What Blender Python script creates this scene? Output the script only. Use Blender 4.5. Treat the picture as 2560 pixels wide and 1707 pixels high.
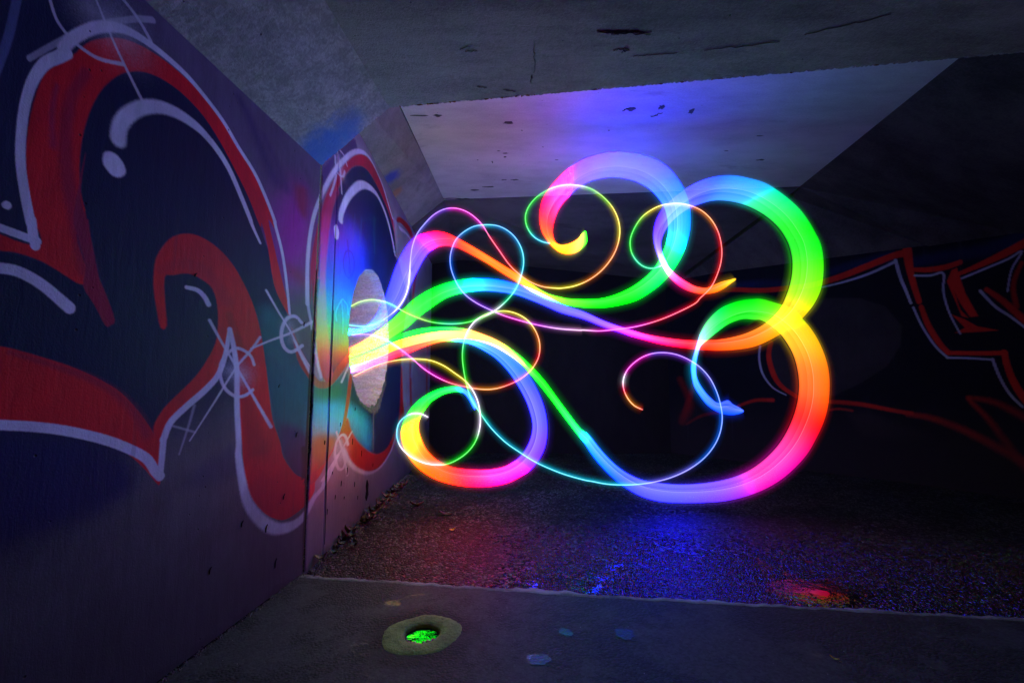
import bpy, math, random
import numpy as np
from mathutils import Vector

for o in list(bpy.data.objects):
    bpy.data.objects.remove(o)
SC = bpy.context.scene
COL = SC.collection
rng = np.random.default_rng(7)
random.seed(7)

# ------------------------------------------------------------------ camera, sky, exposure
cam_data = bpy.data.cameras.new('camera')
cam_data.sensor_width = 36.0
cam_data.lens = 15.469
cam_data.clip_end = 400
cam_data.clip_start = 0.05
cam = bpy.data.objects.new('camera', cam_data)
cam.location = (0, 0, 1.2)
cam.rotation_euler = (math.radians(90 + 5.53), 0, 0)
COL.objects.link(cam)
SC.camera = cam

world = bpy.data.worlds.new('World')
SC.world = world
world.use_nodes = True
wn = world.node_tree
sky = wn.nodes.new('ShaderNodeTexSky')
sky.sky_type = 'NISHITA'
sky.sun_disc = False
sky.sun_elevation = math.radians(2)
sky.sun_rotation = math.radians(180)
wn.nodes['Background'].inputs['Strength'].default_value = SKY_STRENGTH = 0.05
wn.links.new(sky.outputs[0], wn.nodes['Background'].inputs['Color'])

SC.view_settings.view_transform = 'Standard'
SC.view_settings.look = 'None'
SC.view_settings.gamma = 1
SC.view_settings.exposure = 0
SC.view_settings.use_curve_mapping = False
SC.render.engine = 'CYCLES'
cy = SC.cycles
cy.use_denoising = True
try:
    cy.denoiser = 'OPENIMAGEDENOISE'
    cy.denoising_input_passes = 'RGB_ALBEDO_NORMAL'
except Exception:
    pass
cy.max_bounces = 6
cy.diffuse_bounces = 3
cy.glossy_bounces = 3
cy.transparent_max_bounces = 48
cy.use_adaptive_sampling = True
cy.adaptive_threshold = 0.01
cy.sample_clamp_indirect = 4

RIBBON_POWER = 1.0
TRAIL_POWER = 1.0

# ------------------------------------------------------------------ measured outlines, in metres
PAINT_NEAR = [
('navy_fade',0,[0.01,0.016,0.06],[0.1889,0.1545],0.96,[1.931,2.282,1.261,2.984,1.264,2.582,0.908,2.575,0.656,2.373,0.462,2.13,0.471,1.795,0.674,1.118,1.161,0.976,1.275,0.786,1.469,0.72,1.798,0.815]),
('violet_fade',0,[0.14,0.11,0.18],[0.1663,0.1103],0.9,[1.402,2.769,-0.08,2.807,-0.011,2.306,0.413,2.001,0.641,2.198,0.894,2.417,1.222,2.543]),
('magenta_spill_fade',0,[0.42,0.02,0.34],[0.2245,0.136],0.9,[0.47,2.223,0.199,2.469,0.071,2.054,0.317,1.782,0.482,1.933]),  # magenta spill of the ribbon light, painted into the wall colour
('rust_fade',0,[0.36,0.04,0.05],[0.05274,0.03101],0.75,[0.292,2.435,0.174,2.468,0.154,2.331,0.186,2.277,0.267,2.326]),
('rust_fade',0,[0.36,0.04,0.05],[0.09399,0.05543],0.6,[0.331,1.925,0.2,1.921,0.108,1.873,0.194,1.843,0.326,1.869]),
('violet_streak',1,[0.05,0.03,0.13],[0.04411,0.03085],0.6,[0.813,2.671,0.02478,0.01867,0.715,2.599,0.03494,0.02516,0.604,2.478,0.04689,0.03216,0.487,2.382,0.06091,0.03978]),
('violet_streak',1,[0.07,0.04,0.15],[0.04286,0.02809],0.5,[0.613,2.589,0.01957,0.01348,0.497,2.498,0.03214,0.02109,0.384,2.383,0.04658,0.0292]),
('navy_patch',0,[0.01,0.012,0.085],[0.0517,0.05361],0.92,[1.677,1.049,1.499,1.018,1.334,0.965,1.239,0.887,1.226,0.809,1.316,0.764,1.428,0.744,1.531,0.737,1.651,0.758]),
('grey_shade',0,[0.05,0.05,0.12],[0.05745,0.04212],0.55,[0.761,0.882,0.664,0.868,0.632,0.754,0.891,0.734,0.981,0.794]),
('violet_fade',0,[0.06,0.025,0.14],[0.02047,0.01083],0.9,[-0.027,2.733,-0.428,3.185,-0.527,3.099,-0.277,2.912,-0.134,2.748,-0.039,2.588]),
('dark_fill',0,[0.006,0.014,0.05],[0.005527,0.004379],0.98,[0.537,1.981,0.596,2.066,0.704,2.193,0.814,2.291,0.914,2.372,1.023,2.437,1.136,2.464,1.228,2.462,1.31,2.438,1.377,2.395,1.426,2.34,1.469,2.261,1.498,2.171,1.517,2.072,1.523,1.969,1.51,1.856,1.483,1.774,1.455,1.685,1.442,1.652,1.358,1.441,1.383,1.41,1.462,1.538,1.586,1.579,1.704,1.584,1.771,1.576,1.747,1.314,1.679,1.31,1.537,1.275,1.388,1.217,1.246,1.113,1.159,1.011,1.026,1.181,0.9,1.308,0.843,1.414,0.856,1.576,0.902,1.657,1.046,1.694,1.161,1.644,1.133,1.443,1.168,1.438,1.207,1.602,1.182,1.762,1.06,1.863,0.88,1.85,0.687,1.712,0.548,1.495,0.443,1.175,0.319,0.861,0.16,0.654,-0.001,0.583,-0.018,0.83,0.006,1.293,0.208,1.401,0.304,1.6,0.446,1.884]),
('teal_spill_and_fill',0,[0.012,0.14,0.15],[0.08174,0.04833],0.95,[0.566,1.56,0.508,1.638,0.334,1.595,0.155,1.366,0.004,1.263,-0.05,0.823,-0.009,0.601,0.162,0.673,0.315,0.836,0.415,1.002,0.494,1.303]),  # teal wash: ribbon light spill painted over the letter fill
('plum_fade',0,[0.05,0.012,0.1],[0.06317,0.03529],0.8,[0.327,0.968,-0.039,0.845,-0.055,0.762,-0.019,0.589,0.126,0.643,0.281,0.786]),
('slate_fade',0,[0.012,0.03,0.055],[0.123,0.1117],0.7,[1.329,1.644,1.206,1.551,1.125,1.437,0.933,1.377,1.029,1.221,1.24,1.183,1.372,1.35,1.419,1.509]),
('dark_fill',0,[0.008,0.018,0.07],[0.01415,0.007202],0.98,[-0.125,1.764,-0.112,1.991,-0.124,2.18,-0.14,2.327,-0.173,2.484,-0.22,2.622,-0.29,2.744,-0.385,2.874,-0.49,2.973,-0.628,3.044,-0.757,3.059,-0.897,3.033,-1.05,2.98,-1.216,2.898,-1.361,2.784,-1.5,2.617,-1.546,2.495,-1.964,2.099,-1.945,2.371,-1.71,1.544,-1.74,1.007,-1.581,0.706,-1.416,0.589,-1.168,0.561,-0.995,0.602,-0.782,0.699,-0.61,0.816,-0.535,0.937,-0.586,1.277,-0.523,1.376,-0.365,1.272,-0.217,1.232,-0.14,1.573]),
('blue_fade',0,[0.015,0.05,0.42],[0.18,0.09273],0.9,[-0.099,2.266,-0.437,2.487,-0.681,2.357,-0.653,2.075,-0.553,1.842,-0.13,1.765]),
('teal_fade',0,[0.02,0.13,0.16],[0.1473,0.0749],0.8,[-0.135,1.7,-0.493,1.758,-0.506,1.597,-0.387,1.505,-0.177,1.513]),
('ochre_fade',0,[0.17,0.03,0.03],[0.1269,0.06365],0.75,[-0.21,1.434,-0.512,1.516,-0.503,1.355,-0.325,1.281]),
('teal_spill_and_fill',0,[0.02,0.13,0.16],[0.02038,0.01039],0.95,[0.009,1.23,-0.186,1.169,-0.366,1.253,-0.507,1.295,-0.507,1.018,-0.436,0.868,-0.29,0.764,-0.193,0.646,-0.035,0.591,0.01,0.962]),
('cyan_spill_fade',0,[0.05,0.48,0.78],[0.1333,0.06749],0.95,[-0.028,1.06,-0.264,1.095,-0.529,1.017,-0.539,0.888,-0.362,0.81,-0.043,0.873]),  # cyan light spill beside the joint, painted as wall colour
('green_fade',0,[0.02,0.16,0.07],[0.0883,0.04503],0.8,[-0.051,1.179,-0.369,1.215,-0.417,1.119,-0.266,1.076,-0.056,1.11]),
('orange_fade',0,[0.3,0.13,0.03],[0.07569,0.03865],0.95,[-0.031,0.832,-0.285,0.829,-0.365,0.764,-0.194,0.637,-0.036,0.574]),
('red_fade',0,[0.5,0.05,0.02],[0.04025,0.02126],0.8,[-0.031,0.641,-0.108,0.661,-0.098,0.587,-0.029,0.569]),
('red_outline',0,[0.76,0.012,0.018],[0.003499,0.003047],1.0,[1.652,2.149,1.668,2.026,1.669,1.906,1.653,1.791,1.62,1.681,1.617,1.684,1.603,1.644,1.626,1.629,1.671,1.629,1.708,1.635,1.776,1.627,1.771,1.572,1.704,1.588,1.66,1.594,1.599,1.586,1.541,1.564,1.492,1.542,1.463,1.544,1.45,1.565,1.454,1.588,1.48,1.63,1.506,1.702,1.483,1.774,1.508,1.857,1.52,1.971,1.515,2.073,1.498,2.169,1.469,2.258,1.425,2.337,1.377,2.392,1.31,2.438,1.228,2.462,1.136,2.464,1.023,2.437,0.914,2.372,0.814,2.291,0.704,2.193,0.596,2.066,0.585,2.09,0.522,1.97,0.451,1.774,0.355,1.666,0.265,1.605,0.33,1.727,0.383,1.827,0.461,1.98,0.529,2.129,0.464,2.096,0.557,2.223,0.669,2.338,0.793,2.425,0.934,2.494,1.04,2.531,1.143,2.545,1.236,2.545,1.318,2.533,1.387,2.51,1.438,2.48,1.494,2.429,1.536,2.374,1.582,2.282,1.63,2.212]),
('red_tail',0,[0.34,0.012,0.045],[0.003272,0.003475],1.0,[1.47,1.536,1.426,1.475,1.383,1.41,1.364,1.415,1.352,1.434,1.383,1.505,1.422,1.58,1.444,1.652,1.463,1.717,1.475,1.768,1.483,1.774,1.508,1.857,1.503,1.997,1.522,1.77,1.502,1.704,1.468,1.606]),
('red_shade',1,[0.3,0.012,0.055],[0.01443,0.01625],0.6,[1.527,2.273,0.01606,0.01808,1.562,2.17,0.01672,0.01927,1.569,2.089,0.01795,0.02079,1.565,1.989,0.01942,0.02241,1.552,1.89,0.02116,0.02417,1.517,1.772,0.02356,0.02626,1.497,1.705,0.02571,0.02825,1.463,1.597,0.02838,0.03046]),
('red_shade',1,[0.28,0.02,0.1],[0.01092,0.013],0.6,[1.608,2.17,0.005484,0.006539,1.612,2.062,0.007041,0.008412,1.599,1.97,0.008769,0.01037]),
('red_outline',0,[0.76,0.012,0.018],[0.005081,0.003639],1.0,[1.133,1.443,1.161,1.431,1.189,1.517,1.208,1.601,1.208,1.696,1.182,1.762,1.136,1.823,1.06,1.863,0.975,1.871,0.88,1.85,0.783,1.8,0.687,1.712,0.608,1.612,0.548,1.495,0.497,1.346,0.45,1.175,0.401,1.001,0.319,0.861,0.28,0.767,0.16,0.652,0.054,0.6,-0.039,0.575,-0.077,0.578,-0.084,0.485,0.005,0.427,0.139,0.398,0.265,0.402,0.412,0.475,0.509,0.559,0.577,0.648,0.614,0.75,0.645,0.912,0.685,1.023,0.699,1.178,0.722,1.333,0.777,1.475,0.797,1.343,0.838,1.245,0.915,1.173,1.004,1.114,1.077,1.053,1.107,0.98,1.105,0.969,1.107,0.876,1.118,0.828,1.141,0.894,1.148,0.967,1.159,1.017,1.149,1.053,1.111,1.106,1.048,1.162,0.972,1.228,0.909,1.307,0.861,1.398,0.854,1.487,0.866,1.575,0.901,1.649,0.967,1.678,1.045,1.687,1.122,1.661,1.161,1.641,1.147,1.524]),
('red_shade',1,[0.62,0.014,0.03],[0.0177,0.01446],0.6,[1.181,1.665,0.01819,0.01644,1.111,1.71,0.02312,0.02011,1.007,1.732,0.02961,0.02439,0.895,1.695,0.03726,0.02903,0.81,1.615,0.04486,0.03354]),
('red_shade',1,[0.36,0.012,0.02],[0.03006,0.0208],0.5,[0.783,1.543,0.02157,0.01592,0.678,1.335,0.03518,0.02475,0.613,1.097,0.04916,0.03357,0.507,0.844,0.06645,0.04336]),
('red_outline',0,[0.76,0.012,0.018],[0.002671,0.002639],1.0,[1.747,1.314,1.679,1.31,1.622,1.298,1.537,1.275,1.467,1.252,1.388,1.217,1.311,1.173,1.246,1.113,1.196,1.056,1.158,1.005,1.133,0.947,1.107,0.876,1.106,0.82,1.111,0.791,1.126,0.802,1.164,0.847,1.208,0.893,1.275,0.952,1.342,0.994,1.396,1.02,1.496,1.063,1.583,1.083,1.66,1.094,1.728,1.1]),
('red_shade',1,[0.3,0.012,0.05],[0.01397,0.0141],0.55,[1.656,1.296,0.006729,0.008274,1.536,1.26,0.009366,0.01055,1.414,1.217,0.01262,0.01308,1.31,1.156,0.01614,0.01568,1.23,1.077,0.01965,0.01821,1.185,1.002,0.02271,0.02049]),
('red_outline',0,[0.46,0.05,0.03],[0.009881,0.005153],1.0,[0.261,1.549,0.161,1.434,0.027,1.313,-0.065,1.233,-0.137,1.221,-0.22,1.234,-0.325,1.326,-0.439,1.401,-0.561,1.507,-0.551,1.629,-0.661,1.642,-0.564,1.47,-0.469,1.344,-0.332,1.236,-0.224,1.18,-0.13,1.172,-0.04,1.186,0.077,1.261,0.189,1.364]),
('red_outline',0,[0.55,0.016,0.05],[0.01022,0.005346],1.0,[0.064,1.729,0.082,1.984,0.046,2.188,-0.008,2.371,-0.093,2.575,-0.209,2.756,-0.359,2.939,-0.527,3.09,-0.67,3.162,-0.83,3.168,-0.978,3.133,-1.139,3.058,-1.278,2.963,-1.374,2.842,-1.457,2.697,-1.538,2.506,-1.482,2.611,-1.361,2.784,-1.216,2.898,-1.05,2.98,-0.897,3.033,-0.757,3.059,-0.629,3.041,-0.49,2.969,-0.385,2.874,-0.29,2.744,-0.22,2.622,-0.173,2.484,-0.14,2.327,-0.124,2.18,-0.112,1.991,-0.122,1.763,-0.112,1.934,-0.147,1.665,-0.186,1.505,-0.246,1.325,-0.278,1.275,-0.236,1.214,-0.147,1.232,-0.089,1.319,-0.026,1.489,0.022,1.683,0.062,1.892]),
('red_shade',1,[0.62,0.05,0.14],[0.02019,0.01056],0.6,[-0.218,2.65,0.04132,0.02103,-0.12,2.453,0.04072,0.02136,-0.069,2.209,0.04109,0.02188,-0.07,1.98,0.04279,0.02276,-0.085,1.785,0.04495,0.02376,-0.081,1.836,0.04688,0.02482,-0.113,1.66,0.04959,0.02596,-0.166,1.43,0.05301,0.02724,-0.214,1.269,0.0565,0.02857]),
('red_spike',0,[0.48,0.035,0.03],[0.006892,0.003478],1.0,[-0.585,1.282,-0.56,1.115,-0.513,0.939,-0.441,0.801,-0.348,0.738,-0.228,0.649,-0.148,0.577,-0.047,0.539,0.067,0.564,-0.026,0.601,-0.193,0.646,-0.346,0.766,-0.435,0.878,-0.482,1.019,-0.532,1.256]),
('white_outline',1,[0.74,0.74,0.8],[0.001902,0.002329],1.0,[1.62,1.631,0.01351,0.0162,1.63,1.67,0.01345,0.01625,1.637,1.706,0.01343,0.01632,1.638,1.699,0.01349,0.01641,1.662,1.787,0.01319,0.01634,1.68,1.876,0.01302,0.01635,1.686,1.97,0.01311,0.01656,1.684,2.056,0.01341,0.01692,1.672,2.14,0.01393,0.01741,1.647,2.215,0.0147,0.01805,1.612,2.266,0.01572,0.0188,1.588,2.301,0.01651,0.01941]),
('white_outline',1,[0.74,0.74,0.8],[0.004515,0.00351],1.0,[1.602,2.299,0.01675,0.01989,1.587,2.341,0.01639,0.01925,1.549,2.406,0.01653,0.01891,1.503,2.466,0.01679,0.0186,1.441,2.519,0.01613,0.01716,1.384,2.547,0.01509,0.01546,1.307,2.562,0.01406,0.01374,1.223,2.566,0.01396,0.01299,1.128,2.56,0.01377,0.01215,1.023,2.532,0.01346,0.01123,0.904,2.485,0.01424,0.01119,0.792,2.413,0.01481,0.01103,0.669,2.343,0.01541,0.01086,0.573,2.256,0.01553,0.0105,0.482,2.153,0.01545,0.01006,0.465,2.116,0.01444,0.009331,0.388,1.975,0.01398,0.008756,0.328,1.793,0.01321,0.00808,0.288,1.63,0.01218,0.00733]),
('white_outline',1,[0.74,0.74,0.8],[0.00177,0.00222],1.0,[1.732,1.659,0.00878,0.01148,1.71,1.655,0.009081,0.01167,1.665,1.65,0.009728,0.01207,1.615,1.645,0.01048,0.01252]),
('white_outline',1,[0.74,0.74,0.8],[0.002586,0.002589],1.0,[1.727,1.093,0.011,0.01429,1.659,1.082,0.01201,0.01478,1.561,1.066,0.01359,0.01557,1.472,1.044,0.01507,0.01621,1.369,1.009,0.01683,0.01694,1.282,0.97,0.0183,0.01747,1.184,0.912,0.02002,0.01804,1.137,0.853,0.02056,0.01805,1.11,0.824,0.02068,0.01789]),
('white_outline',1,[0.74,0.74,0.8],[0.00407,0.003285],1.0,[1.11,0.827,0.01316,0.01138,1.109,0.882,0.01415,0.01224,1.108,0.97,0.01519,0.01314,1.107,0.974,0.01617,0.01397,1.079,1.041,0.01638,0.01395,1.003,1.104,0.01744,0.01428,0.915,1.166,0.01872,0.01467,0.837,1.238,0.0177,0.01338,0.796,1.336,0.01583,0.01174,0.775,1.471,0.01354,0.00995]),
('white_outline',1,[0.74,0.74,0.8],[0.01156,0.00704],1.0,[0.775,1.471,0.01624,0.01194,0.736,1.371,0.01739,0.01256,0.707,1.255,0.01842,0.01312,0.694,1.1,0.01918,0.01357,0.665,0.905,0.0202,0.01409,0.661,0.837,0.02331,0.01623,0.621,0.697,0.02819,0.01928,0.571,0.583,0.03364,0.02251,0.477,0.477,0.04093,0.02633,0.364,0.393,0.04683,0.02881,0.261,0.352,0.04878,0.02885,0.134,0.336,0.04914,0.02776,0.017,0.363,0.04242,0.02301,-0.087,0.444,0.03449,0.01808,-0.223,0.505,0.02997,0.01505,-0.388,0.671,0.02471,0.0118]),
('white_outline',1,[0.74,0.74,0.8],[0.008238,0.004405],1.0,[0.099,1.723,0.02332,0.01311,0.112,1.848,0.02238,0.01265,0.118,2.017,0.02158,0.01224,0.102,2.196,0.02111,0.01191,0.053,2.374,0.02107,0.0117,-0.041,2.561,0.02162,0.01164,-0.17,2.761,0.02259,0.01168,-0.326,2.943,0.02384,0.01175,-0.47,3.077,0.02477,0.01171,-0.619,3.163,0.02482,0.01124,-0.76,3.19,0.02386,0.01041,-0.917,3.152,0.02269,0.009491,-1.09,3.073,0.02261,0.009049,-1.227,2.967,0.02226,0.008609,-1.355,2.861,0.02162,0.008112]),
('white_outline',1,[0.74,0.74,0.8],[0.009135,0.004984],0.8,[0.112,1.88,0.01859,0.01051,0.089,1.715,0.0169,0.00947,0.047,1.61,0.01541,0.008504,-0.003,1.47,0.01537,0.008334,-0.044,1.369,0.01675,0.008957,-0.108,1.249,0.01846,0.009658]),
('white_outline',1,[0.74,0.74,0.8],[0.005631,0.003184],0.7,[0.023,1.306,0.009693,0.005297,0.118,1.376,0.01251,0.007067,0.225,1.473,0.0148,0.008695]),
('white_outline',1,[0.74,0.74,0.8],[0.01065,0.005276],0.9,[-0.449,0.705,0.01603,0.007521,-0.32,0.624,0.01775,0.008654,-0.185,0.537,0.01897,0.009642]),
('white_highlight',1,[0.74,0.74,0.8],[0.006918,0.005678],1.0,[1.398,2.11,0.03034,0.03131,1.395,2.163,0.02809,0.02894,1.368,2.223,0.0266,0.02694,1.317,2.285,0.02609,0.02561,1.246,2.335,0.02615,0.02463,1.167,2.361,0.02593,0.02334,1.087,2.367,0.02462,0.02122,1.017,2.358,0.02169,0.01802,0.93,2.325,0.02031,0.01615,0.844,2.267,0.01862,0.0142,0.761,2.177,0.01772,0.01299,0.683,2.084,0.01668,0.01181,0.656,2.046,0.01314,0.009194,0.588,1.975,0.009751,0.006623]),
('white_dot',0,[0.74,0.74,0.8],[0.005305,0.00549],1.0,[1.443,2.029,1.422,2.045,1.394,2.044,1.368,2.022,1.36,1.996,1.376,1.971,1.404,1.962,1.427,1.974,1.444,1.994]),
('white_dot',0,[0.74,0.74,0.8],[0.001724,0.0022],1.0,[1.713,1.727,1.703,1.739,1.692,1.736,1.689,1.725,1.697,1.715,1.709,1.717]),
('white_highlight',1,[0.74,0.74,0.8],[0.00256,0.00306],1.0,[1.734,1.53,0.01126,0.01475,1.7,1.537,0.0122,0.01554,1.663,1.539,0.01323,0.01638,1.623,1.528,0.01438,0.01727,1.58,1.506,0.01566,0.01821,1.542,1.479,0.01685,0.01909,1.506,1.453,0.0181,0.01998]),
('white_highlight',1,[0.74,0.74,0.8],[0.004183,0.003388],1.0,[1.05,1.624,0.009401,0.007911,0.989,1.624,0.01222,0.009968,0.948,1.603,0.01426,0.01139,0.92,1.572,0.01542,0.01215]),
('starburst_glow',1,[0.74,0.74,0.8],[0.1212,0.1316],0.48,[1.528,2.514,0.07515,0.08477,1.475,2.52,0.08731,0.09498,1.419,2.533,0.101,0.1059]),
('starburst_line',1,[0.74,0.74,0.8],[0.002256,0.002571],0.78,[1.654,2.441,0.004703,0.005814,1.627,2.385,0.004872,0.005899,1.584,2.357,0.005174,0.006065,1.534,2.35,0.005535,0.006263,1.483,2.359,0.005927,0.006475,1.407,2.399,0.00654,0.006799]),
('starburst_line',1,[0.74,0.74,0.8],[0.002693,0.002805],0.75,[1.522,2.566,0.003799,0.004269,1.447,2.459,0.004854,0.005182,1.375,2.374,0.006041,0.006151,1.308,2.3,0.00733,0.00716]),
('starburst_line',1,[0.74,0.74,0.8],[0.002875,0.002916],0.75,[1.435,2.649,0.00641,0.006795,1.385,2.632,0.007064,0.00725,1.345,2.61,0.007669,0.007674,1.305,2.577,0.008295,0.008101]),
('starburst_line',1,[0.74,0.74,0.8],[0.002422,0.00266],0.5,[1.687,2.202,0.006853,0.008677,1.64,2.278,0.00739,0.009027,1.576,2.378,0.008147,0.009497,1.514,2.466,0.008914,0.00995,1.433,2.552,0.009947,0.01052,1.365,2.621,0.01085,0.01099,1.303,2.671,0.0117,0.01142]),
('blue_stroke',1,[0.16,0.2,0.4],[0.002222,0.002948],0.6,[1.732,2.373,0.0111,0.01459,1.737,2.283,0.01094,0.01443,1.744,2.209,0.01077,0.01427,1.754,2.142,0.01055,0.01409,1.761,2.099,0.0104,0.01396]),
('starburst_glow',1,[0.74,0.74,0.8],[0.1279,0.09121],0.72,[0.749,1.27,0.04119,0.0299,0.671,1.241,0.05881,0.04121]),
('starburst_line',1,[0.74,0.74,0.8],[0.005336,0.003785],0.9,[0.582,1.304,0.01113,0.007512,0.61,1.347,0.0112,0.007652,0.671,1.376,0.01094,0.007674,0.732,1.38,0.01065,0.007674,0.787,1.344,0.01039,0.00767,0.822,1.29,0.01028,0.007718,0.812,1.223,0.01035,0.00773,0.772,1.171,0.01071,0.007852,0.706,1.139,0.01135,0.008075,0.639,1.141,0.01203,0.008315,0.583,1.169,0.01264,0.008528]),
('starburst_line',1,[0.74,0.74,0.8],[0.005437,0.003812],0.85,[0.907,1.498,0.00958,0.007496,0.822,1.401,0.0084,0.006308,0.713,1.286,0.008514,0.006081,0.567,1.127,0.01039,0.006961,0.411,0.958,0.01441,0.009059]),
('starburst_line',1,[0.74,0.74,0.8],[0.005179,0.00372],0.85,[0.545,1.457,0.009898,0.006584,0.613,1.38,0.009326,0.006379,0.713,1.286,0.007804,0.005574,0.846,1.114,0.005611,0.004255,0.974,0.951,0.003275,0.002641]),
('starburst_line',1,[0.74,0.74,0.8],[0.005334,0.00434],0.4,[0.962,1.105,0.007793,0.006252,0.987,1.013,0.005941,0.004825,1.025,0.9,0.004131,0.003419]),
('starburst_line',1,[0.74,0.74,0.8],[0.005253,0.004305],0.4,[1.067,1.024,0.004976,0.004211,0.947,0.985,0.005615,0.004469]),
('starburst_glow',1,[0.74,0.74,0.8],[0.1154,0.06874],0.55,[0.285,1.555,0.04464,0.02682,0.239,1.475,0.04605,0.02719]),
('starburst_line',1,[0.74,0.74,0.8],[0.007681,0.004568],0.9,[0.156,1.592,0.01784,0.01023,0.226,1.621,0.01759,0.01035,0.304,1.6,0.01717,0.0104,0.352,1.537,0.01707,0.01052,0.354,1.464,0.01701,0.01048,0.312,1.412,0.01696,0.01028,0.24,1.399,0.01727,0.0102,0.136,1.446,0.01801,0.01024]),
('starburst_line',1,[0.74,0.74,0.8],[0.007646,0.004551],0.9,[0.515,1.724,0.01025,0.006745,0.396,1.622,0.00935,0.005863,0.258,1.511,0.008268,0.004917,0.158,1.395,0.01328,0.007609,0.023,1.272,0.01935,0.01058]),
('starburst_line',1,[0.74,0.74,0.8],[0.007265,0.004428],0.9,[0.613,1.388,0.006216,0.004253,0.465,1.444,0.008209,0.005285,0.258,1.516,0.01171,0.006966,0.032,1.614,0.01702,0.00935]),
('starburst_line',1,[0.74,0.74,0.8],[0.007091,0.003519],0.85,[-0.609,0.821,0.01411,0.006328,-0.449,0.705,0.01389,0.006518,-0.268,0.588,0.01335,0.006614,-0.187,0.508,0.01356,0.006885]),
('starburst_line',1,[0.74,0.74,0.8],[0.00698,0.003639],0.7,[-0.209,2.756,0.01473,0.007519,-0.17,2.648,0.01289,0.006662,-0.13,2.562,0.01115,0.005832]),
('joint_grime_shade',1,[0.01,0.008,0.01],[0.006371,0.003455],0.8,[-0.015,2.655,0.01038,0.005643,-0.011,2.306,0.01536,0.008345,-0.024,1.941,0.01276,0.00689]),  # dark grime stroked along the joint crack
('joint_grime_shade',1,[0.008,0.006,0.01],[0.006189,0.003364],0.9,[-0.027,1.913,0.01788,0.009643,0.0,1.796,0.025,0.0136,0.009,1.657,0.01237,0.006741,0.015,1.548,0.02209,0.01206]),
('joint_grime_shade',1,[0.006,0.006,0.008],[0.00751,0.004081],0.95,[0.01,1.548,0.03202,0.01745,0.01,1.36,0.02489,0.01355,0.012,1.2,0.03487,0.01897,0.011,1.068,0.03635,0.01976,0.015,0.886,0.03602,0.01959,0.005,0.704,0.04526,0.0245,0.009,0.577,0.0358,0.01939]),
('joint_grime_shade',1,[0.01,0.01,0.012],[0.007352,0.003972],0.9,[0.005,0.576,0.03352,0.01813,0.006,0.425,0.02696,0.01458,0.011,0.251,0.02279,0.01233,-0.0,-0.0,0.0212,0.01141]),
('joint_grime_shade',1,[0.006,0.01,0.012],[0.01434,0.007911],0.8,[0.073,0.791,0.02301,0.01275,0.046,0.686,0.0327,0.01795,0.062,0.601,0.01843,0.01016]),
]
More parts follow.
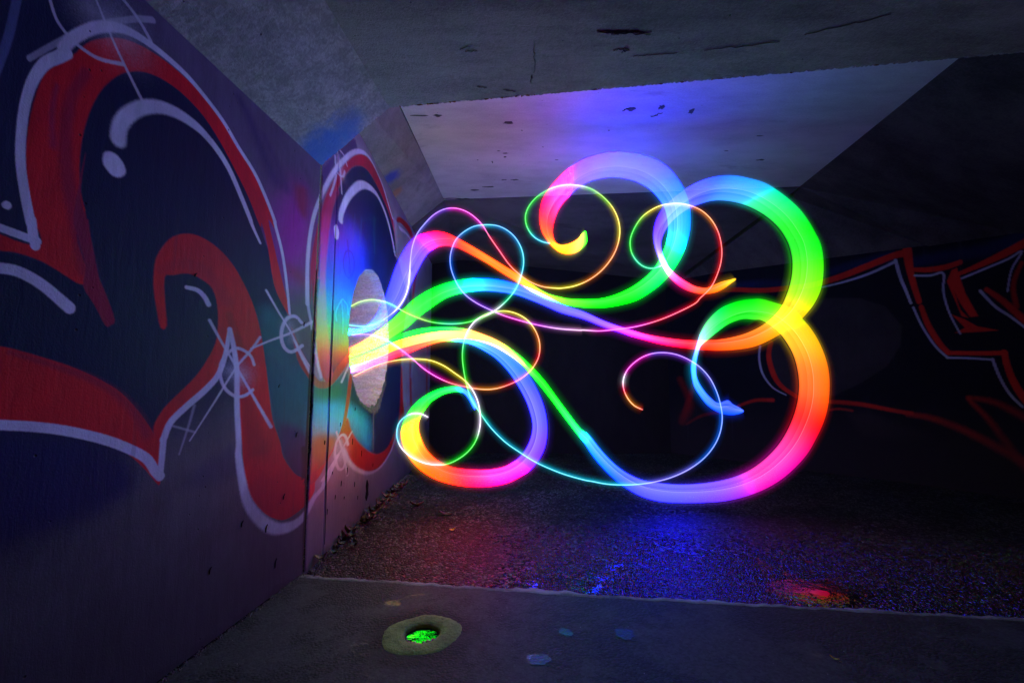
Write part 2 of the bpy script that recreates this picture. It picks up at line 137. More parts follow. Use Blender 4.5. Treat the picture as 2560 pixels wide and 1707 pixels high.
PAINT_FAR = [
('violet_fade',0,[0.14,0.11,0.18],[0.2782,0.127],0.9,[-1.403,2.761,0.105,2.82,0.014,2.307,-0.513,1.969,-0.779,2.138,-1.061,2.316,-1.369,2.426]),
('magenta_spill_fade',0,[0.42,0.02,0.34],[0.2998,0.1373],0.9,[-0.58,2.177,-0.253,2.444,-0.091,2.048,-0.397,1.764,-0.595,1.899]),  # same painted magenta light spill, continued past the joint
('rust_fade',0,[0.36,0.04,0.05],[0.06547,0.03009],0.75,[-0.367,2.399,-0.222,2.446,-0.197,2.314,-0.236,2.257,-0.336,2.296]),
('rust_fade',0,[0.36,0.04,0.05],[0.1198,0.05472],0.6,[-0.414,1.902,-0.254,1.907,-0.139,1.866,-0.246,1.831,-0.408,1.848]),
('violet_fade',0,[0.06,0.025,0.14],[0.0307,0.01147],0.9,[0.035,2.737,0.578,3.274,0.719,3.205,0.368,2.961,0.176,2.769,0.05,2.593]),
('violet_fade',0,[0.17,0.12,0.22],[0.1809,0.04472],0.6,[0.641,3.3,0.941,3.563,2.385,3.543,3.531,3.365,2.569,3.213,1.652,3.394,1.08,3.402]),
('dark_fill',0,[0.006,0.014,0.05],[0.01307,0.006072],0.98,[-0.658,1.941,-0.727,2.017,-0.851,2.128,-0.973,2.208,-1.082,2.274,-1.2,2.321,-1.319,2.334,-1.363,2.36,-1.366,2.392,-1.367,2.398,-1.365,2.381,-1.36,2.334,-1.353,2.264,-1.344,2.173,-1.333,2.068,-1.32,1.939,-1.31,1.839,-1.299,1.734,-1.296,1.694,-1.271,1.454,-1.268,1.424,-1.284,1.577,-1.292,1.659,-1.297,1.706,-1.298,1.723,-1.262,1.36,-1.26,1.345,-1.255,1.289,-1.248,1.218,-1.237,1.113,-1.227,1.019,-1.202,1.183,-1.067,1.299,-1.004,1.398,-1.019,1.546,-1.069,1.619,-1.223,1.647,-1.287,1.612,-1.268,1.424,-1.268,1.424,-1.284,1.583,-1.298,1.723,-1.239,1.799,-1.045,1.797,-0.831,1.679,-0.672,1.479,-0.548,1.176,-0.399,0.871,-0.204,0.663,0.001,0.583,0.024,0.829,-0.008,1.293,-0.264,1.397,-0.382,1.588,-0.552,1.855]),
('teal_spill_and_fill',0,[0.012,0.14,0.15],[0.1132,0.05014],0.95,[-0.693,1.541,-0.625,1.617,-0.418,1.582,-0.198,1.364,-0.005,1.263,0.065,0.822,0.011,0.601,-0.206,0.682,-0.395,0.847,-0.515,1.01,-0.608,1.298]),  # painted teal light spill carried onto the far wall
('plum_fade',0,[0.05,0.012,0.1],[0.08357,0.03584],0.8,[-0.41,0.975,0.05,0.844,0.071,0.76,0.025,0.588,-0.161,0.65,-0.353,0.797]),
('dark_fill',0,[0.008,0.018,0.07],[0.03373,0.009483],0.98,[0.164,1.771,0.147,2.0,0.162,2.193,0.183,2.343,0.228,2.507,0.291,2.654,0.386,2.791,0.518,2.941,0.666,3.064,0.867,3.168,1.059,3.212,1.275,3.214,1.517,3.19,1.791,3.135,2.039,3.035,2.284,2.869,2.367,2.733,3.164,2.32,3.127,2.656,2.67,1.615,2.727,0.965,2.431,0.612,2.135,0.488,1.71,0.476,1.429,0.535,1.097,0.656,0.84,0.791,0.731,0.922,0.805,1.282,0.713,1.386,0.489,1.275,0.287,1.233,0.184,1.578]),
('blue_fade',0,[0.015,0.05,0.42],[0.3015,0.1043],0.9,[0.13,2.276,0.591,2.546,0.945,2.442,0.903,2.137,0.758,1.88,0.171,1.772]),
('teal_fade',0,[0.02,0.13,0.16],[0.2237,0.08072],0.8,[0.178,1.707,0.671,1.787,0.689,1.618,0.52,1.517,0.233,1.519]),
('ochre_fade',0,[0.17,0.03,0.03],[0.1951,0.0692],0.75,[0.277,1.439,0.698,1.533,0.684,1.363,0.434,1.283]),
('teal_spill_and_fill',0,[0.02,0.13,0.16],[0.0293,0.01095],0.95,[-0.011,1.23,0.245,1.168,0.492,1.255,0.691,1.3,0.691,1.008,0.59,0.853,0.386,0.751,0.254,0.635,0.045,0.589,-0.013,0.962]),
('cyan_spill_fade',0,[0.05,0.48,0.78],[0.1961,0.0719],0.95,[0.037,1.06,0.351,1.092,0.722,1.006,0.736,0.87,0.485,0.796,0.056,0.872]),  # cyan ribbon spill painted on the far wall
('cyan_spill_fade',0,[0.04,0.46,0.8],[0.2153,0.06529],0.95,[0.723,0.996,1.067,0.943,1.314,0.818,1.416,0.662,1.34,0.575,1.097,0.656,0.839,0.797]),  # cyan glow below the hole, painted into the wall colour
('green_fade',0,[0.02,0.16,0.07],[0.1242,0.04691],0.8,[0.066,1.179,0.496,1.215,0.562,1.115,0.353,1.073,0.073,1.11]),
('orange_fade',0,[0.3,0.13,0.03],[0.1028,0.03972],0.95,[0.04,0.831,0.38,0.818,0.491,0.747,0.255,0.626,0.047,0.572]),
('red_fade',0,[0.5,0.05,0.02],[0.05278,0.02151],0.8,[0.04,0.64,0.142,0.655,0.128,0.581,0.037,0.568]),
('red_outline',0,[0.76,0.012,0.018],[0.01011,0.004576],1.0,[-1.268,1.424,-1.268,1.417,-1.276,1.5,-1.284,1.583,-1.293,1.671,-1.298,1.723,-1.303,1.765,-1.239,1.799,-1.148,1.811,-1.045,1.797,-0.939,1.757,-0.831,1.679,-0.741,1.589,-0.672,1.479,-0.612,1.339,-0.556,1.176,-0.499,1.008,-0.399,0.871,-0.352,0.779,-0.204,0.661,-0.069,0.603,0.05,0.573,0.1,0.573,0.109,0.479,-0.006,0.428,-0.178,0.409,-0.333,0.423,-0.511,0.504,-0.626,0.59,-0.705,0.678,-0.748,0.777,-0.783,0.93,-0.829,1.034,-0.844,1.179,-0.871,1.324,-0.932,1.455,-0.954,1.333,-0.999,1.241,-1.084,1.175,-1.179,1.122,-1.232,1.066,-1.225,0.995,-1.224,0.985,-1.215,0.895,-1.21,0.848,-1.216,0.907,-1.223,0.977,-1.228,1.024,-1.232,1.06,-1.237,1.113,-1.226,1.165,-1.145,1.226,-1.077,1.298,-1.024,1.382,-1.016,1.465,-1.03,1.545,-1.068,1.612,-1.14,1.635,-1.223,1.64,-1.288,1.618,-1.287,1.609,-1.276,1.5]),
('red_outline',0,[0.46,0.05,0.03],[0.0145,0.005456],1.0,[-0.328,1.54,-0.205,1.43,-0.034,1.312,0.085,1.233,0.179,1.221,0.291,1.235,0.434,1.331,0.594,1.411,0.768,1.525,0.755,1.654,0.916,1.674,0.772,1.486,0.636,1.351,0.444,1.237,0.297,1.179,0.171,1.171,0.052,1.186,-0.099,1.261,-0.239,1.361]),
('red_outline',0,[0.55,0.016,0.05],[0.01957,0.006312],1.0,[-0.083,1.726,-0.105,1.978,-0.059,2.184,0.011,2.372,0.121,2.588,0.277,2.789,0.481,3.004,0.72,3.196,0.929,3.304,1.172,3.347,1.402,3.343,1.663,3.298,1.897,3.223,2.062,3.106,2.208,2.955,2.352,2.745,2.251,2.858,2.039,3.035,1.791,3.135,1.517,3.19,1.275,3.214,1.059,3.212,0.868,3.165,0.666,3.061,0.518,2.941,0.386,2.791,0.291,2.654,0.228,2.507,0.183,2.343,0.162,2.193,0.147,2.0,0.159,1.77,0.146,1.942,0.193,1.672,0.246,1.511,0.326,1.328,0.37,1.277,0.313,1.215,0.192,1.232,0.116,1.32,0.034,1.49,-0.028,1.682,-0.08,1.888]),
('red_shade',1,[0.62,0.05,0.14],[0.02694,0.01066],0.6,[0.288,2.683,0.05587,0.02125,0.158,2.468,0.05398,0.0214,0.09,2.216,0.05389,0.02186,0.091,1.985,0.05615,0.02278,0.111,1.79,0.05916,0.02385,0.106,1.841,0.06165,0.02489,0.147,1.665,0.06562,0.02616,0.218,1.434,0.07091,0.02765,0.283,1.27,0.07635,0.02918]),
('red_spike',0,[0.48,0.035,0.03],[0.01032,0.003743],1.0,[0.804,1.287,0.768,1.11,0.7,0.925,0.597,0.783,0.467,0.721,0.301,0.636,0.194,0.567,0.061,0.536,-0.086,0.568,0.034,0.6,0.254,0.635,0.464,0.75,0.589,0.863,0.655,1.01,0.727,1.259]),
('red_outline',0,[0.52,0.014,0.014],[0.03105,0.007867],1.0,[0.731,0.922,0.839,0.797,1.097,0.656,1.429,0.535,1.71,0.48,2.077,0.496,2.365,0.619,2.585,0.752,2.668,0.968,2.665,1.387,2.725,1.389,2.831,0.978,2.932,0.765,2.668,0.634,2.446,0.474,2.089,0.389,1.775,0.338,1.449,0.348,1.16,0.419,0.901,0.521,0.763,0.618,0.598,0.773,0.646,0.868]),
('red_outline',1,[0.42,0.02,0.02],[0.03555,0.007002],0.9,[3.283,1.661,0.05713,0.01129,3.278,1.299,0.06381,0.01264,3.377,0.903,0.07273,0.01419]),
('red_outline',1,[0.42,0.02,0.02],[0.05382,0.008605],0.8,[4.68,1.897,0.08584,0.01384,4.716,1.102,0.08579,0.01379,4.874,0.566,0.08878,0.014]),
('red_outline',0,[0.5,0.014,0.02],[0.02956,0.006449],1.0,[2.228,3.193,2.277,3.239,2.52,3.313,2.958,3.373,3.237,3.324,3.15,3.266,2.8,3.271,2.455,3.23,2.252,3.162]),
('red_outline',0,[0.5,0.014,0.02],[0.0375,0.007238],1.0,[3.636,2.9,3.462,2.624,3.346,2.354,3.253,2.337,3.315,2.629,3.485,2.861]),
('white_outline',1,[0.74,0.74,0.8],[0.03035,0.006538],0.8,[2.428,3.145,0.07648,0.01747,2.726,3.201,0.06689,0.01447,3.063,3.227,0.05452,0.01113]),
('white_outline',1,[0.74,0.74,0.8],[0.01831,0.007872],1.0,[-0.929,1.451,0.01808,0.01105,-0.886,1.359,0.01949,0.01167,-0.854,1.252,0.02077,0.01225,-0.839,1.107,0.02167,0.0127,-0.805,0.924,0.02296,0.01324,-0.801,0.859,0.02651,0.01526,-0.756,0.727,0.03229,0.01822,-0.698,0.617,0.03891,0.02139,-0.588,0.51,0.0482,0.02527,-0.454,0.422,0.05636,0.02797,-0.328,0.374,0.0599,0.0283,-0.171,0.347,0.06188,0.02758,-0.022,0.364,0.05468,0.02313,0.114,0.437,0.04541,0.01835,0.295,0.489,0.04058,0.01548,0.523,0.65,0.03463,0.01234]),
('white_outline',1,[0.74,0.74,0.8],[0.01572,0.005182],1.0,[-0.127,1.718,0.02957,0.01293,-0.143,1.84,0.0283,0.01244,-0.151,2.008,0.02726,0.01201,-0.13,2.186,0.02675,0.0117,-0.068,2.367,0.02697,0.01153,0.053,2.566,0.0282,0.01157,0.224,2.789,0.03026,0.01174,0.436,3.002,0.03297,0.01198,0.638,3.17,0.03531,0.0121,0.854,3.293,0.03652,0.0118,1.064,3.355,0.03621,0.01108,1.306,3.35,0.03564,0.01029,1.582,3.304,0.03691,0.01001,1.81,3.216,0.0375,0.009678,2.029,3.124,0.03753,0.009263]),
('white_outline',1,[0.74,0.74,0.8],[0.01179,0.004964],0.8,[-0.143,1.873,0.02351,0.01034,-0.114,1.71,0.02147,0.009347,-0.061,1.608,0.01974,0.008436,0.004,1.47,0.0199,0.008319,0.057,1.37,0.02187,0.008984,0.141,1.249,0.02441,0.00976]),
('white_outline',1,[0.74,0.74,0.8],[0.00715,0.003149],0.7,[-0.029,1.306,0.01248,0.00528,-0.151,1.374,0.0158,0.006974,-0.284,1.467,0.01831,0.008484]),
('white_outline',1,[0.74,0.74,0.8],[0.01164,0.004011],0.8,[0.552,1.216,0.02236,0.007889,0.632,1.288,0.02109,0.007275,0.716,1.359,0.01968,0.00663]),
('white_outline',1,[0.74,0.74,0.8],[0.03761,0.01001],0.9,[0.652,0.675,0.04196,0.01441,0.801,0.554,0.04107,0.01355,1.047,0.44,0.04166,0.0129,1.407,0.345,0.04365,0.0124,1.776,0.328,0.04457,0.01167,2.089,0.382,0.04298,0.01055,2.378,0.498,0.03944,0.009152,2.59,0.704,0.0333,0.007428]),
('white_outline',1,[0.74,0.74,0.8],[0.01522,0.005568],0.9,[0.608,0.682,0.02275,0.007909,0.427,0.605,0.02452,0.008984,0.243,0.524,0.02548,0.009878]),
('white_highlight',1,[0.74,0.74,0.8],[0.02037,0.005949],1.0,[0.397,2.473,0.04658,0.01714,0.411,2.551,0.04707,0.01725,0.513,2.7,0.05284,0.01879,0.656,2.84,0.06138,0.02095,0.85,2.979,0.07046,0.02281,1.074,3.068,0.07405,0.02263,1.332,3.114,0.07255,0.02083,1.579,3.09,0.06384,0.01733,1.803,3.022,0.05299,0.01371,2.023,2.892,0.04474,0.01106,2.199,2.732,0.03981,0.009508]),
('white_dot',0,[0.74,0.74,0.8],[0.01001,0.003769],1.0,[0.268,2.374,0.296,2.404,0.332,2.413,0.374,2.372,0.366,2.323,0.328,2.3,0.286,2.321]),
('starburst_line',1,[0.74,0.74,0.8],[0.01002,0.004577],0.9,[-0.199,1.586,0.02236,0.01004,-0.286,1.612,0.02176,0.01008,-0.382,1.588,0.02091,0.01005,-0.44,1.526,0.0206,0.01014,-0.441,1.455,0.02051,0.0101,-0.391,1.406,0.02062,0.009955,-0.304,1.394,0.0213,0.009945,-0.173,1.443,0.02267,0.01009]),
('starburst_line',1,[0.74,0.74,0.8],[0.01027,0.004632],0.9,[-0.633,1.699,0.01198,0.006386,-0.492,1.606,0.01118,0.00562,-0.325,1.503,0.01016,0.004781,-0.201,1.392,0.01664,0.007479,-0.03,1.272,0.02492,0.01055]),
('starburst_line',1,[0.74,0.74,0.8],[0.01032,0.004642],0.9,[-0.747,1.377,0.007132,0.004,-0.575,1.433,0.009689,0.005039,-0.325,1.508,0.01439,0.006772,-0.042,1.613,0.02188,0.009289]),
('starburst_glow',1,[0.74,0.74,0.8],[0.2184,0.07593],0.75,[0.604,0.722,0.109,0.03796,0.613,0.631,0.1094,0.03797]),
('starburst_line',1,[0.74,0.74,0.8],[0.01128,0.00392],0.85,[0.754,0.702,0.02962,0.009891,0.685,0.777,0.02858,0.009723,0.596,0.798,0.02719,0.009486,0.502,0.765,0.02575,0.009225,0.464,0.693,0.02513,0.009106,0.491,0.612,0.02547,0.009159,0.566,0.541,0.02655,0.009345,0.667,0.532,0.0281,0.009615,0.734,0.602,0.02922,0.009813]),
('starburst_line',1,[0.74,0.74,0.8],[0.01146,0.00395],0.8,[0.481,0.835,0.01699,0.006124,0.607,0.692,0.01819,0.006327,0.691,0.578,0.01901,0.006461,0.765,0.453,0.01973,0.006574]),
('starburst_line',1,[0.74,0.74,0.8],[0.01072,0.003812],0.85,[0.839,0.797,0.02072,0.006763,0.608,0.682,0.01971,0.006855,0.356,0.571,0.01825,0.006831,0.246,0.495,0.01822,0.007057]),
('starburst_glow',1,[0.74,0.74,0.8],[0.1658,0.06199],0.5,[0.315,2.942,0.0572,0.02156,0.367,2.844,0.06724,0.02495]),
('starburst_line',1,[0.74,0.74,0.8],[0.01023,0.003832],0.7,[0.236,2.921,0.01558,0.006017,0.257,2.851,0.01574,0.006043,0.314,2.818,0.01628,0.00614,0.409,2.844,0.01723,0.006315,0.447,2.905,0.01764,0.006391]),
('starburst_line',1,[0.74,0.74,0.8],[0.0103,0.003846],0.75,[0.289,2.98,0.01611,0.006121,0.351,2.857,0.01458,0.005436,0.402,2.698,0.01282,0.004709]),
('starburst_line',1,[0.74,0.74,0.8],[0.01077,0.003937],0.7,[0.334,3.016,0.01657,0.006208,0.42,3.02,0.01742,0.006362,0.49,2.976,0.01812,0.006481]),
('starburst_line',1,[0.74,0.74,0.8],[0.009518,0.003693],0.7,[0.277,2.789,0.01988,0.007585,0.223,2.673,0.01726,0.006699,0.17,2.58,0.01481,0.005844]),
('joint_grime_shade',1,[0.01,0.008,0.01],[0.00827,0.00343],0.8,[0.02,2.657,0.01347,0.005586,0.014,2.307,0.01991,0.00828,0.032,1.943,0.01659,0.006866]),  # grime along the joint, far wall side
('joint_grime_shade',1,[0.008,0.006,0.01],[0.008008,0.00335],0.9,[0.034,1.915,0.02325,0.009613,-0.0,1.796,0.03234,0.01353,-0.012,1.657,0.01597,0.006711,-0.02,1.547,0.02849,0.01201]),
('joint_grime_shade',1,[0.006,0.006,0.008],[0.009694,0.004082],0.95,[-0.013,1.548,0.04133,0.01738,-0.013,1.36,0.03213,0.01352,-0.015,1.2,0.04499,0.01895,-0.014,1.068,0.04692,0.01976,-0.02,0.886,0.04645,0.01961,-0.007,0.704,0.05848,0.02459,-0.012,0.578,0.04622,0.01947]),
('joint_grime_shade',1,[0.01,0.01,0.012],[0.0095,0.003998],0.9,[-0.006,0.576,0.04332,0.01821,-0.008,0.425,0.03483,0.01466,-0.014,0.252,0.02942,0.01241,0.0,-0.0,0.02743,0.01152]),
('joint_grime_shade',1,[0.006,0.01,0.012],[0.01833,0.007896],0.8,[-0.093,0.794,0.02933,0.0127,-0.059,0.688,0.04191,0.01794,-0.08,0.604,0.02354,0.01015]),
('blue_scribble',1,[0.005,0.01,0.14],[0.0118,0.004079],0.8,[0.586,2.295,0.01878,0.006545,0.68,2.302,0.01978,0.006716,0.754,2.235,0.02054,0.006836,0.715,2.124,0.02007,0.00675,0.625,2.074,0.01908,0.00658,0.531,2.099,0.01812,0.006416,0.494,2.173,0.01777,0.006361,0.53,2.257,0.01817,0.006438,0.601,2.3,0.01894,0.006573]),
('blue_scribble',1,[0.005,0.01,0.14],[0.01188,0.004095],0.8,[0.563,2.374,0.01857,0.006515,0.624,2.231,0.01915,0.006603,0.689,2.063,0.01976,0.006694]),
('blue_scribble',1,[0.05,0.3,0.6],[0.01044,0.003822],0.7,[0.497,1.871,0.01324,0.004738,0.42,1.806,0.01264,0.004627,0.373,1.739,0.01227,0.004556,0.393,1.682,0.01239,0.004575]),
('blue_scribble',1,[0.05,0.3,0.6],[0.01154,0.004019],0.7,[0.511,1.874,0.01335,0.004758,0.619,1.842,0.01417,0.004899,0.647,1.772,0.01437,0.004929]),
('blue_scribble',1,[0.05,0.3,0.6],[0.01103,0.003925],0.6,[0.484,1.859,0.01314,0.004719,0.527,1.722,0.01118,0.003968,0.54,1.601,0.008978,0.003176]),
('green_drip',1,[0.03,0.1,0.2],[0.01868,0.006305],0.3,[0.726,2.655,0.02046,0.006853,0.709,2.501,0.01767,0.005948,0.662,2.319,0.0147,0.005015]),
('green_drip',1,[0.03,0.12,0.2],[0.02058,0.006616],0.35,[0.899,2.699,0.02242,0.00717,0.895,2.556,0.01951,0.006249,0.846,2.41,0.01625,0.005272]),
('green_drip',1,[0.03,0.18,0.15],[0.02562,0.007376],0.4,[1.313,2.86,0.03439,0.009923,1.309,2.688,0.02735,0.007904,1.351,2.506,0.02083,0.005964]),
('green_drip',1,[0.03,0.1,0.12],[0.03116,0.009399],0.25,[0.92,2.672,0.02831,0.009005,1.106,2.767,0.02801,0.008497,1.34,2.818,0.02783,0.007981]),
('pale_drip',1,[0.25,0.25,0.2],[0.01321,0.003682],0.6,[1.46,0.98,0.01412,0.003955,1.491,0.777,0.01425,0.003967,1.499,0.54,0.01423,0.003956]),
('white_drip',1,[0.5,0.5,0.55],[0.05015,0.0119],0.7,[2.154,3.141,0.08871,0.02135,2.23,2.931,0.0657,0.01559,2.307,2.716,0.04147,0.0097]),
('white_drip',1,[0.4,0.4,0.5],[0.07215,0.01412],0.6,[3.329,1.664,0.1304,0.0256,3.393,1.503,0.1033,0.02007,3.323,1.3,0.07194,0.01414]),
('white_drip',1,[0.4,0.4,0.45],[0.07504,0.01247],0.6,[4.165,1.705,0.1117,0.01933,4.337,1.802,0.1173,0.01982,4.597,1.791,0.1258,0.02052,4.708,1.654,0.1293,0.02078]),
]
PAINT_RIGHT = [
('grey_disc',0,[0.022,0.02,0.022],[0.01154,0.01379],0.9,[4.345,2.412,3.971,2.355,3.703,2.205,3.557,1.93,3.589,1.679,3.735,1.432,4.005,1.22,4.328,1.039,4.71,1.007,5.006,1.173,5.117,1.476,5.113,1.781,4.727,2.247]),
('blue_streak',1,[0.02,0.03,0.13],[0.03466,0.04381],0.25,[4.345,2.759,0.04285,0.05162,4.091,2.802,0.04617,0.05748,3.817,2.824,0.04855,0.06269,3.611,2.856,0.0512,0.06801]),
('blue_streak',1,[0.02,0.03,0.13],[0.04662,0.05066],0.25,[5.665,2.822,0.05166,0.0534,5.205,2.768,0.05252,0.05709,4.703,2.679,0.05189,0.05978]),
('blue_streak',1,[0.02,0.03,0.13],[0.03796,0.05617],0.22,[3.379,2.728,0.05158,0.07072,3.11,2.731,0.05115,0.07294,2.835,2.727,0.05023,0.07469,2.577,2.779,0.04928,0.07637,2.336,2.845,0.04832,0.07796]),
('red_stroke',1,[0.42,0.018,0.01],[0.009476,0.01097],1.0,[6.239,2.79,0.03635,0.03538,5.668,2.753,0.03515,0.0363,5.211,2.663,0.03435,0.03729,4.838,2.634,0.0339,0.03842,4.536,2.624,0.03375,0.03967,4.331,2.648,0.03395,0.04093,4.097,2.698,0.03351,0.04165,3.82,2.78,0.0326,0.04206,3.579,2.848,0.03188,0.04253,3.465,2.855,0.03215,0.04359]),
('red_stroke',1,[0.42,0.018,0.01],[0.00691,0.009406],1.0,[3.447,2.883,0.04519,0.06144,3.438,2.656,0.03492,0.04745,3.414,2.438,0.02838,0.03863,3.379,2.223,0.02556,0.0349]),
('red_stroke',1,[0.42,0.018,0.01],[0.00653,0.009031],1.0,[3.364,2.148,0.02179,0.02979,3.312,1.905,0.02613,0.03592,3.225,1.675,0.02537,0.03526,3.161,1.571,0.02033,0.0285]),
('red_stroke',1,[0.42,0.018,0.01],[0.005866,0.008519],1.0,[3.175,1.572,0.01701,0.0238,2.984,1.556,0.0166,0.02389,2.815,1.547,0.01627,0.02403,2.709,1.547,0.01623,0.02437]),
('red_stroke',1,[0.42,0.018,0.01],[0.005334,0.008075],1.0,[2.721,1.547,0.0237,0.03552,2.707,1.399,0.02573,0.0386,2.677,1.235,0.02757,0.04151,2.608,1.038,0.02899,0.04405,2.486,0.833,0.02977,0.04607]),
('red_stroke',1,[0.42,0.018,0.01],[0.006497,0.009131],1.0,[3.417,2.63,0.01859,0.02533,3.266,2.599,0.02254,0.03138,3.119,2.6,0.02274,0.03235,2.99,2.633,0.01971,0.02859]),
('red_fan',0,[0.42,0.018,0.01],[0.006112,0.008799],1.0,[3.065,2.558,3.022,2.57,2.975,2.262,2.888,1.977,2.954,1.975,3.024,2.151,3.062,2.296,3.029,2.073,2.968,1.967,3.021,1.993,3.084,2.28,3.117,2.427]),
('red_fan',0,[0.42,0.018,0.01],[0.005977,0.008649],1.0,[3.102,2.022,2.997,1.951,2.909,1.864,2.746,1.8,2.901,1.796,3.089,1.803,3.003,1.854]),
('red_stroke',1,[0.42,0.018,0.01],[0.007359,0.01124],1.0,[3.028,2.49,0.01491,0.02148,2.847,2.563,0.01979,0.02933,2.713,2.621,0.02444,0.037,2.583,2.686,0.02726,0.04216,2.471,2.743,0.02856,0.04502,2.281,2.83,0.02898,0.04719]),
('red_stroke',1,[0.42,0.018,0.01],[0.01071,0.01641],0.8,[2.802,2.273,0.01848,0.02752,2.686,2.121,0.02271,0.0344,2.551,1.9,0.02637,0.04073,2.37,1.633,0.02913,0.04626]),
('red_stroke',1,[0.42,0.018,0.01],[0.01066,0.01647],0.6,[2.523,2.522,0.01417,0.02211,2.6,2.295,0.01735,0.02669,2.593,2.052,0.02011,0.03089]),
('red_arc',1,[0.42,0.018,0.01],[0.0102,0.0112],1.0,[5.091,1.83,0.03086,0.03373,5.132,1.629,0.03389,0.0368,5.087,1.374,0.0362,0.03943,4.984,1.173,0.02982,0.03282,4.794,1.024,0.02328,0.02617]),
('red_stroke',1,[0.42,0.018,0.01],[0.01055,0.01303],0.9,[4.529,0.953,0.02181,0.02529,4.276,0.954,0.02161,0.02587,4.022,0.931,0.02129,0.02633,3.69,0.864,0.01848,0.02388,3.534,0.841,0.01676,0.02212]),
('red_stroke',1,[0.42,0.018,0.01],[0.02618,0.03668],0.7,[3.581,0.828,0.01886,0.02474,3.386,0.799,0.02212,0.02981,3.178,0.714,0.0248,0.03443,2.985,0.598,0.02714,0.03874,2.805,0.471,0.02917,0.04277,2.636,0.333,0.03095,0.04654]),
('red_stroke',1,[0.42,0.018,0.01],[0.02422,0.03534],0.55,[3.034,1.027,0.01615,0.02296,2.904,0.826,0.02062,0.02985,2.785,0.58,0.02471,0.03637,2.651,0.296,0.02824,0.04236]),
('red_stroke',1,[0.42,0.018,0.01],[0.02424,0.03553],0.5,[3.033,1.046,0.01292,0.01838,2.829,0.996,0.01819,0.02668,2.622,0.842,0.02264,0.03427]),
('red_stroke',1,[0.42,0.018,0.01],[0.01464,0.01537],0.8,[5.627,0.849,0.01871,0.0191,5.371,0.946,0.02214,0.02327,5.109,0.96,0.02504,0.02711]),
('red_stroke',1,[0.42,0.018,0.01],[0.008431,0.01009],0.7,[4.387,0.843,0.01168,0.01377,4.281,0.864,0.01251,0.01495,4.135,0.844,0.01314,0.016]),
('grey_smudge',0,[0.025,0.02,0.022],[0.06458,0.0816],0.7,[4.21,0.818,3.975,0.851,3.654,0.68,3.401,0.58,3.713,0.511,4.048,0.522]),
('white_line',1,[0.26,0.26,0.32],[0.005363,0.006766],1.0,[4.376,2.572,0.009568,0.01146,4.102,2.606,0.01117,0.01386,3.827,2.668,0.01249,0.01608,3.567,2.769,0.0136,0.01816]),
('white_line',1,[0.26,0.26,0.32],[0.004723,0.006341],1.0,[3.567,2.78,0.01749,0.02336,3.533,2.546,0.01598,0.0214,3.495,2.389,0.01451,0.01951,3.457,2.213,0.01306,0.01764]),
('white_line',1,[0.26,0.26,0.32],[0.004411,0.006059],1.0,[3.436,2.151,0.01112,0.01505,3.372,1.911,0.01087,0.01482,3.27,1.658,0.01051,0.01451,3.172,1.513,0.01019,0.01425]),
('white_line',1,[0.26,0.26,0.32],[0.003993,0.005733],1.0,[3.179,1.513,0.008508,0.01189,2.988,1.498,0.008033,0.01155,2.814,1.474,0.007612,0.01124]),
('white_line',1,[0.26,0.26,0.32],[0.003661,0.005461],1.0,[2.813,1.477,0.01218,0.01798,2.772,1.272,0.01147,0.01702,2.711,1.09,0.01073,0.01605,2.631,0.957,0.009957,0.01506]),
('white_line',1,[0.26,0.26,0.32],[0.004291,0.006027],1.0,[3.398,2.552,0.009233,0.01261,3.256,2.524,0.00957,0.01333,3.141,2.529,0.009943,0.01409,3.156,2.312,0.009947,0.01404,3.122,2.045,0.009122,0.01291,3.049,1.79,0.008227,0.01175]),
('white_line',1,[0.26,0.26,0.32],[0.003708,0.005624],1.0,[2.99,2.439,0.008181,0.01185,2.784,2.52,0.007696,0.01151,2.615,2.589,0.007309,0.01124,2.511,2.65,0.007078,0.01108,2.6,2.463,0.007255,0.01117,2.647,2.228,0.007332,0.01118]),
('white_line',1,[0.26,0.26,0.32],[0.003682,0.005559],1.0,[2.852,2.265,0.01251,0.01848,2.752,2.074,0.01108,0.0166,2.649,1.948,0.009727,0.0148,2.54,1.799,0.008429,0.01303]),
('white_arc',1,[0.26,0.26,0.32],[0.007016,0.007582],1.0,[5.248,1.79,0.01453,0.01559,5.27,1.584,0.01456,0.01556,5.229,1.351,0.01438,0.01541,5.099,1.148,0.01113,0.01209,4.924,1.039,0.008005,0.00886]),
('red_smudge',1,[0.2,0.01,0.01],[0.06038,0.05611],0.6,[6.612,1.286,0.0461,0.04269,6.441,0.881,0.05913,0.0555,6.576,0.586,0.07565,0.06989]),
('red_smudge',1,[0.25,0.01,0.01],[0.02747,0.02586],0.6,[6.293,1.513,0.02893,0.02771,6.368,1.169,0.04021,0.03811,6.61,0.526,0.05327,0.04902]),
('red_smudge',1,[0.3,0.01,0.01],[0.01755,0.01677],0.6,[6.518,0.504,0.01868,0.01734,6.24,0.663,0.02301,0.02199,5.953,0.733,0.0267,0.02631]),
]
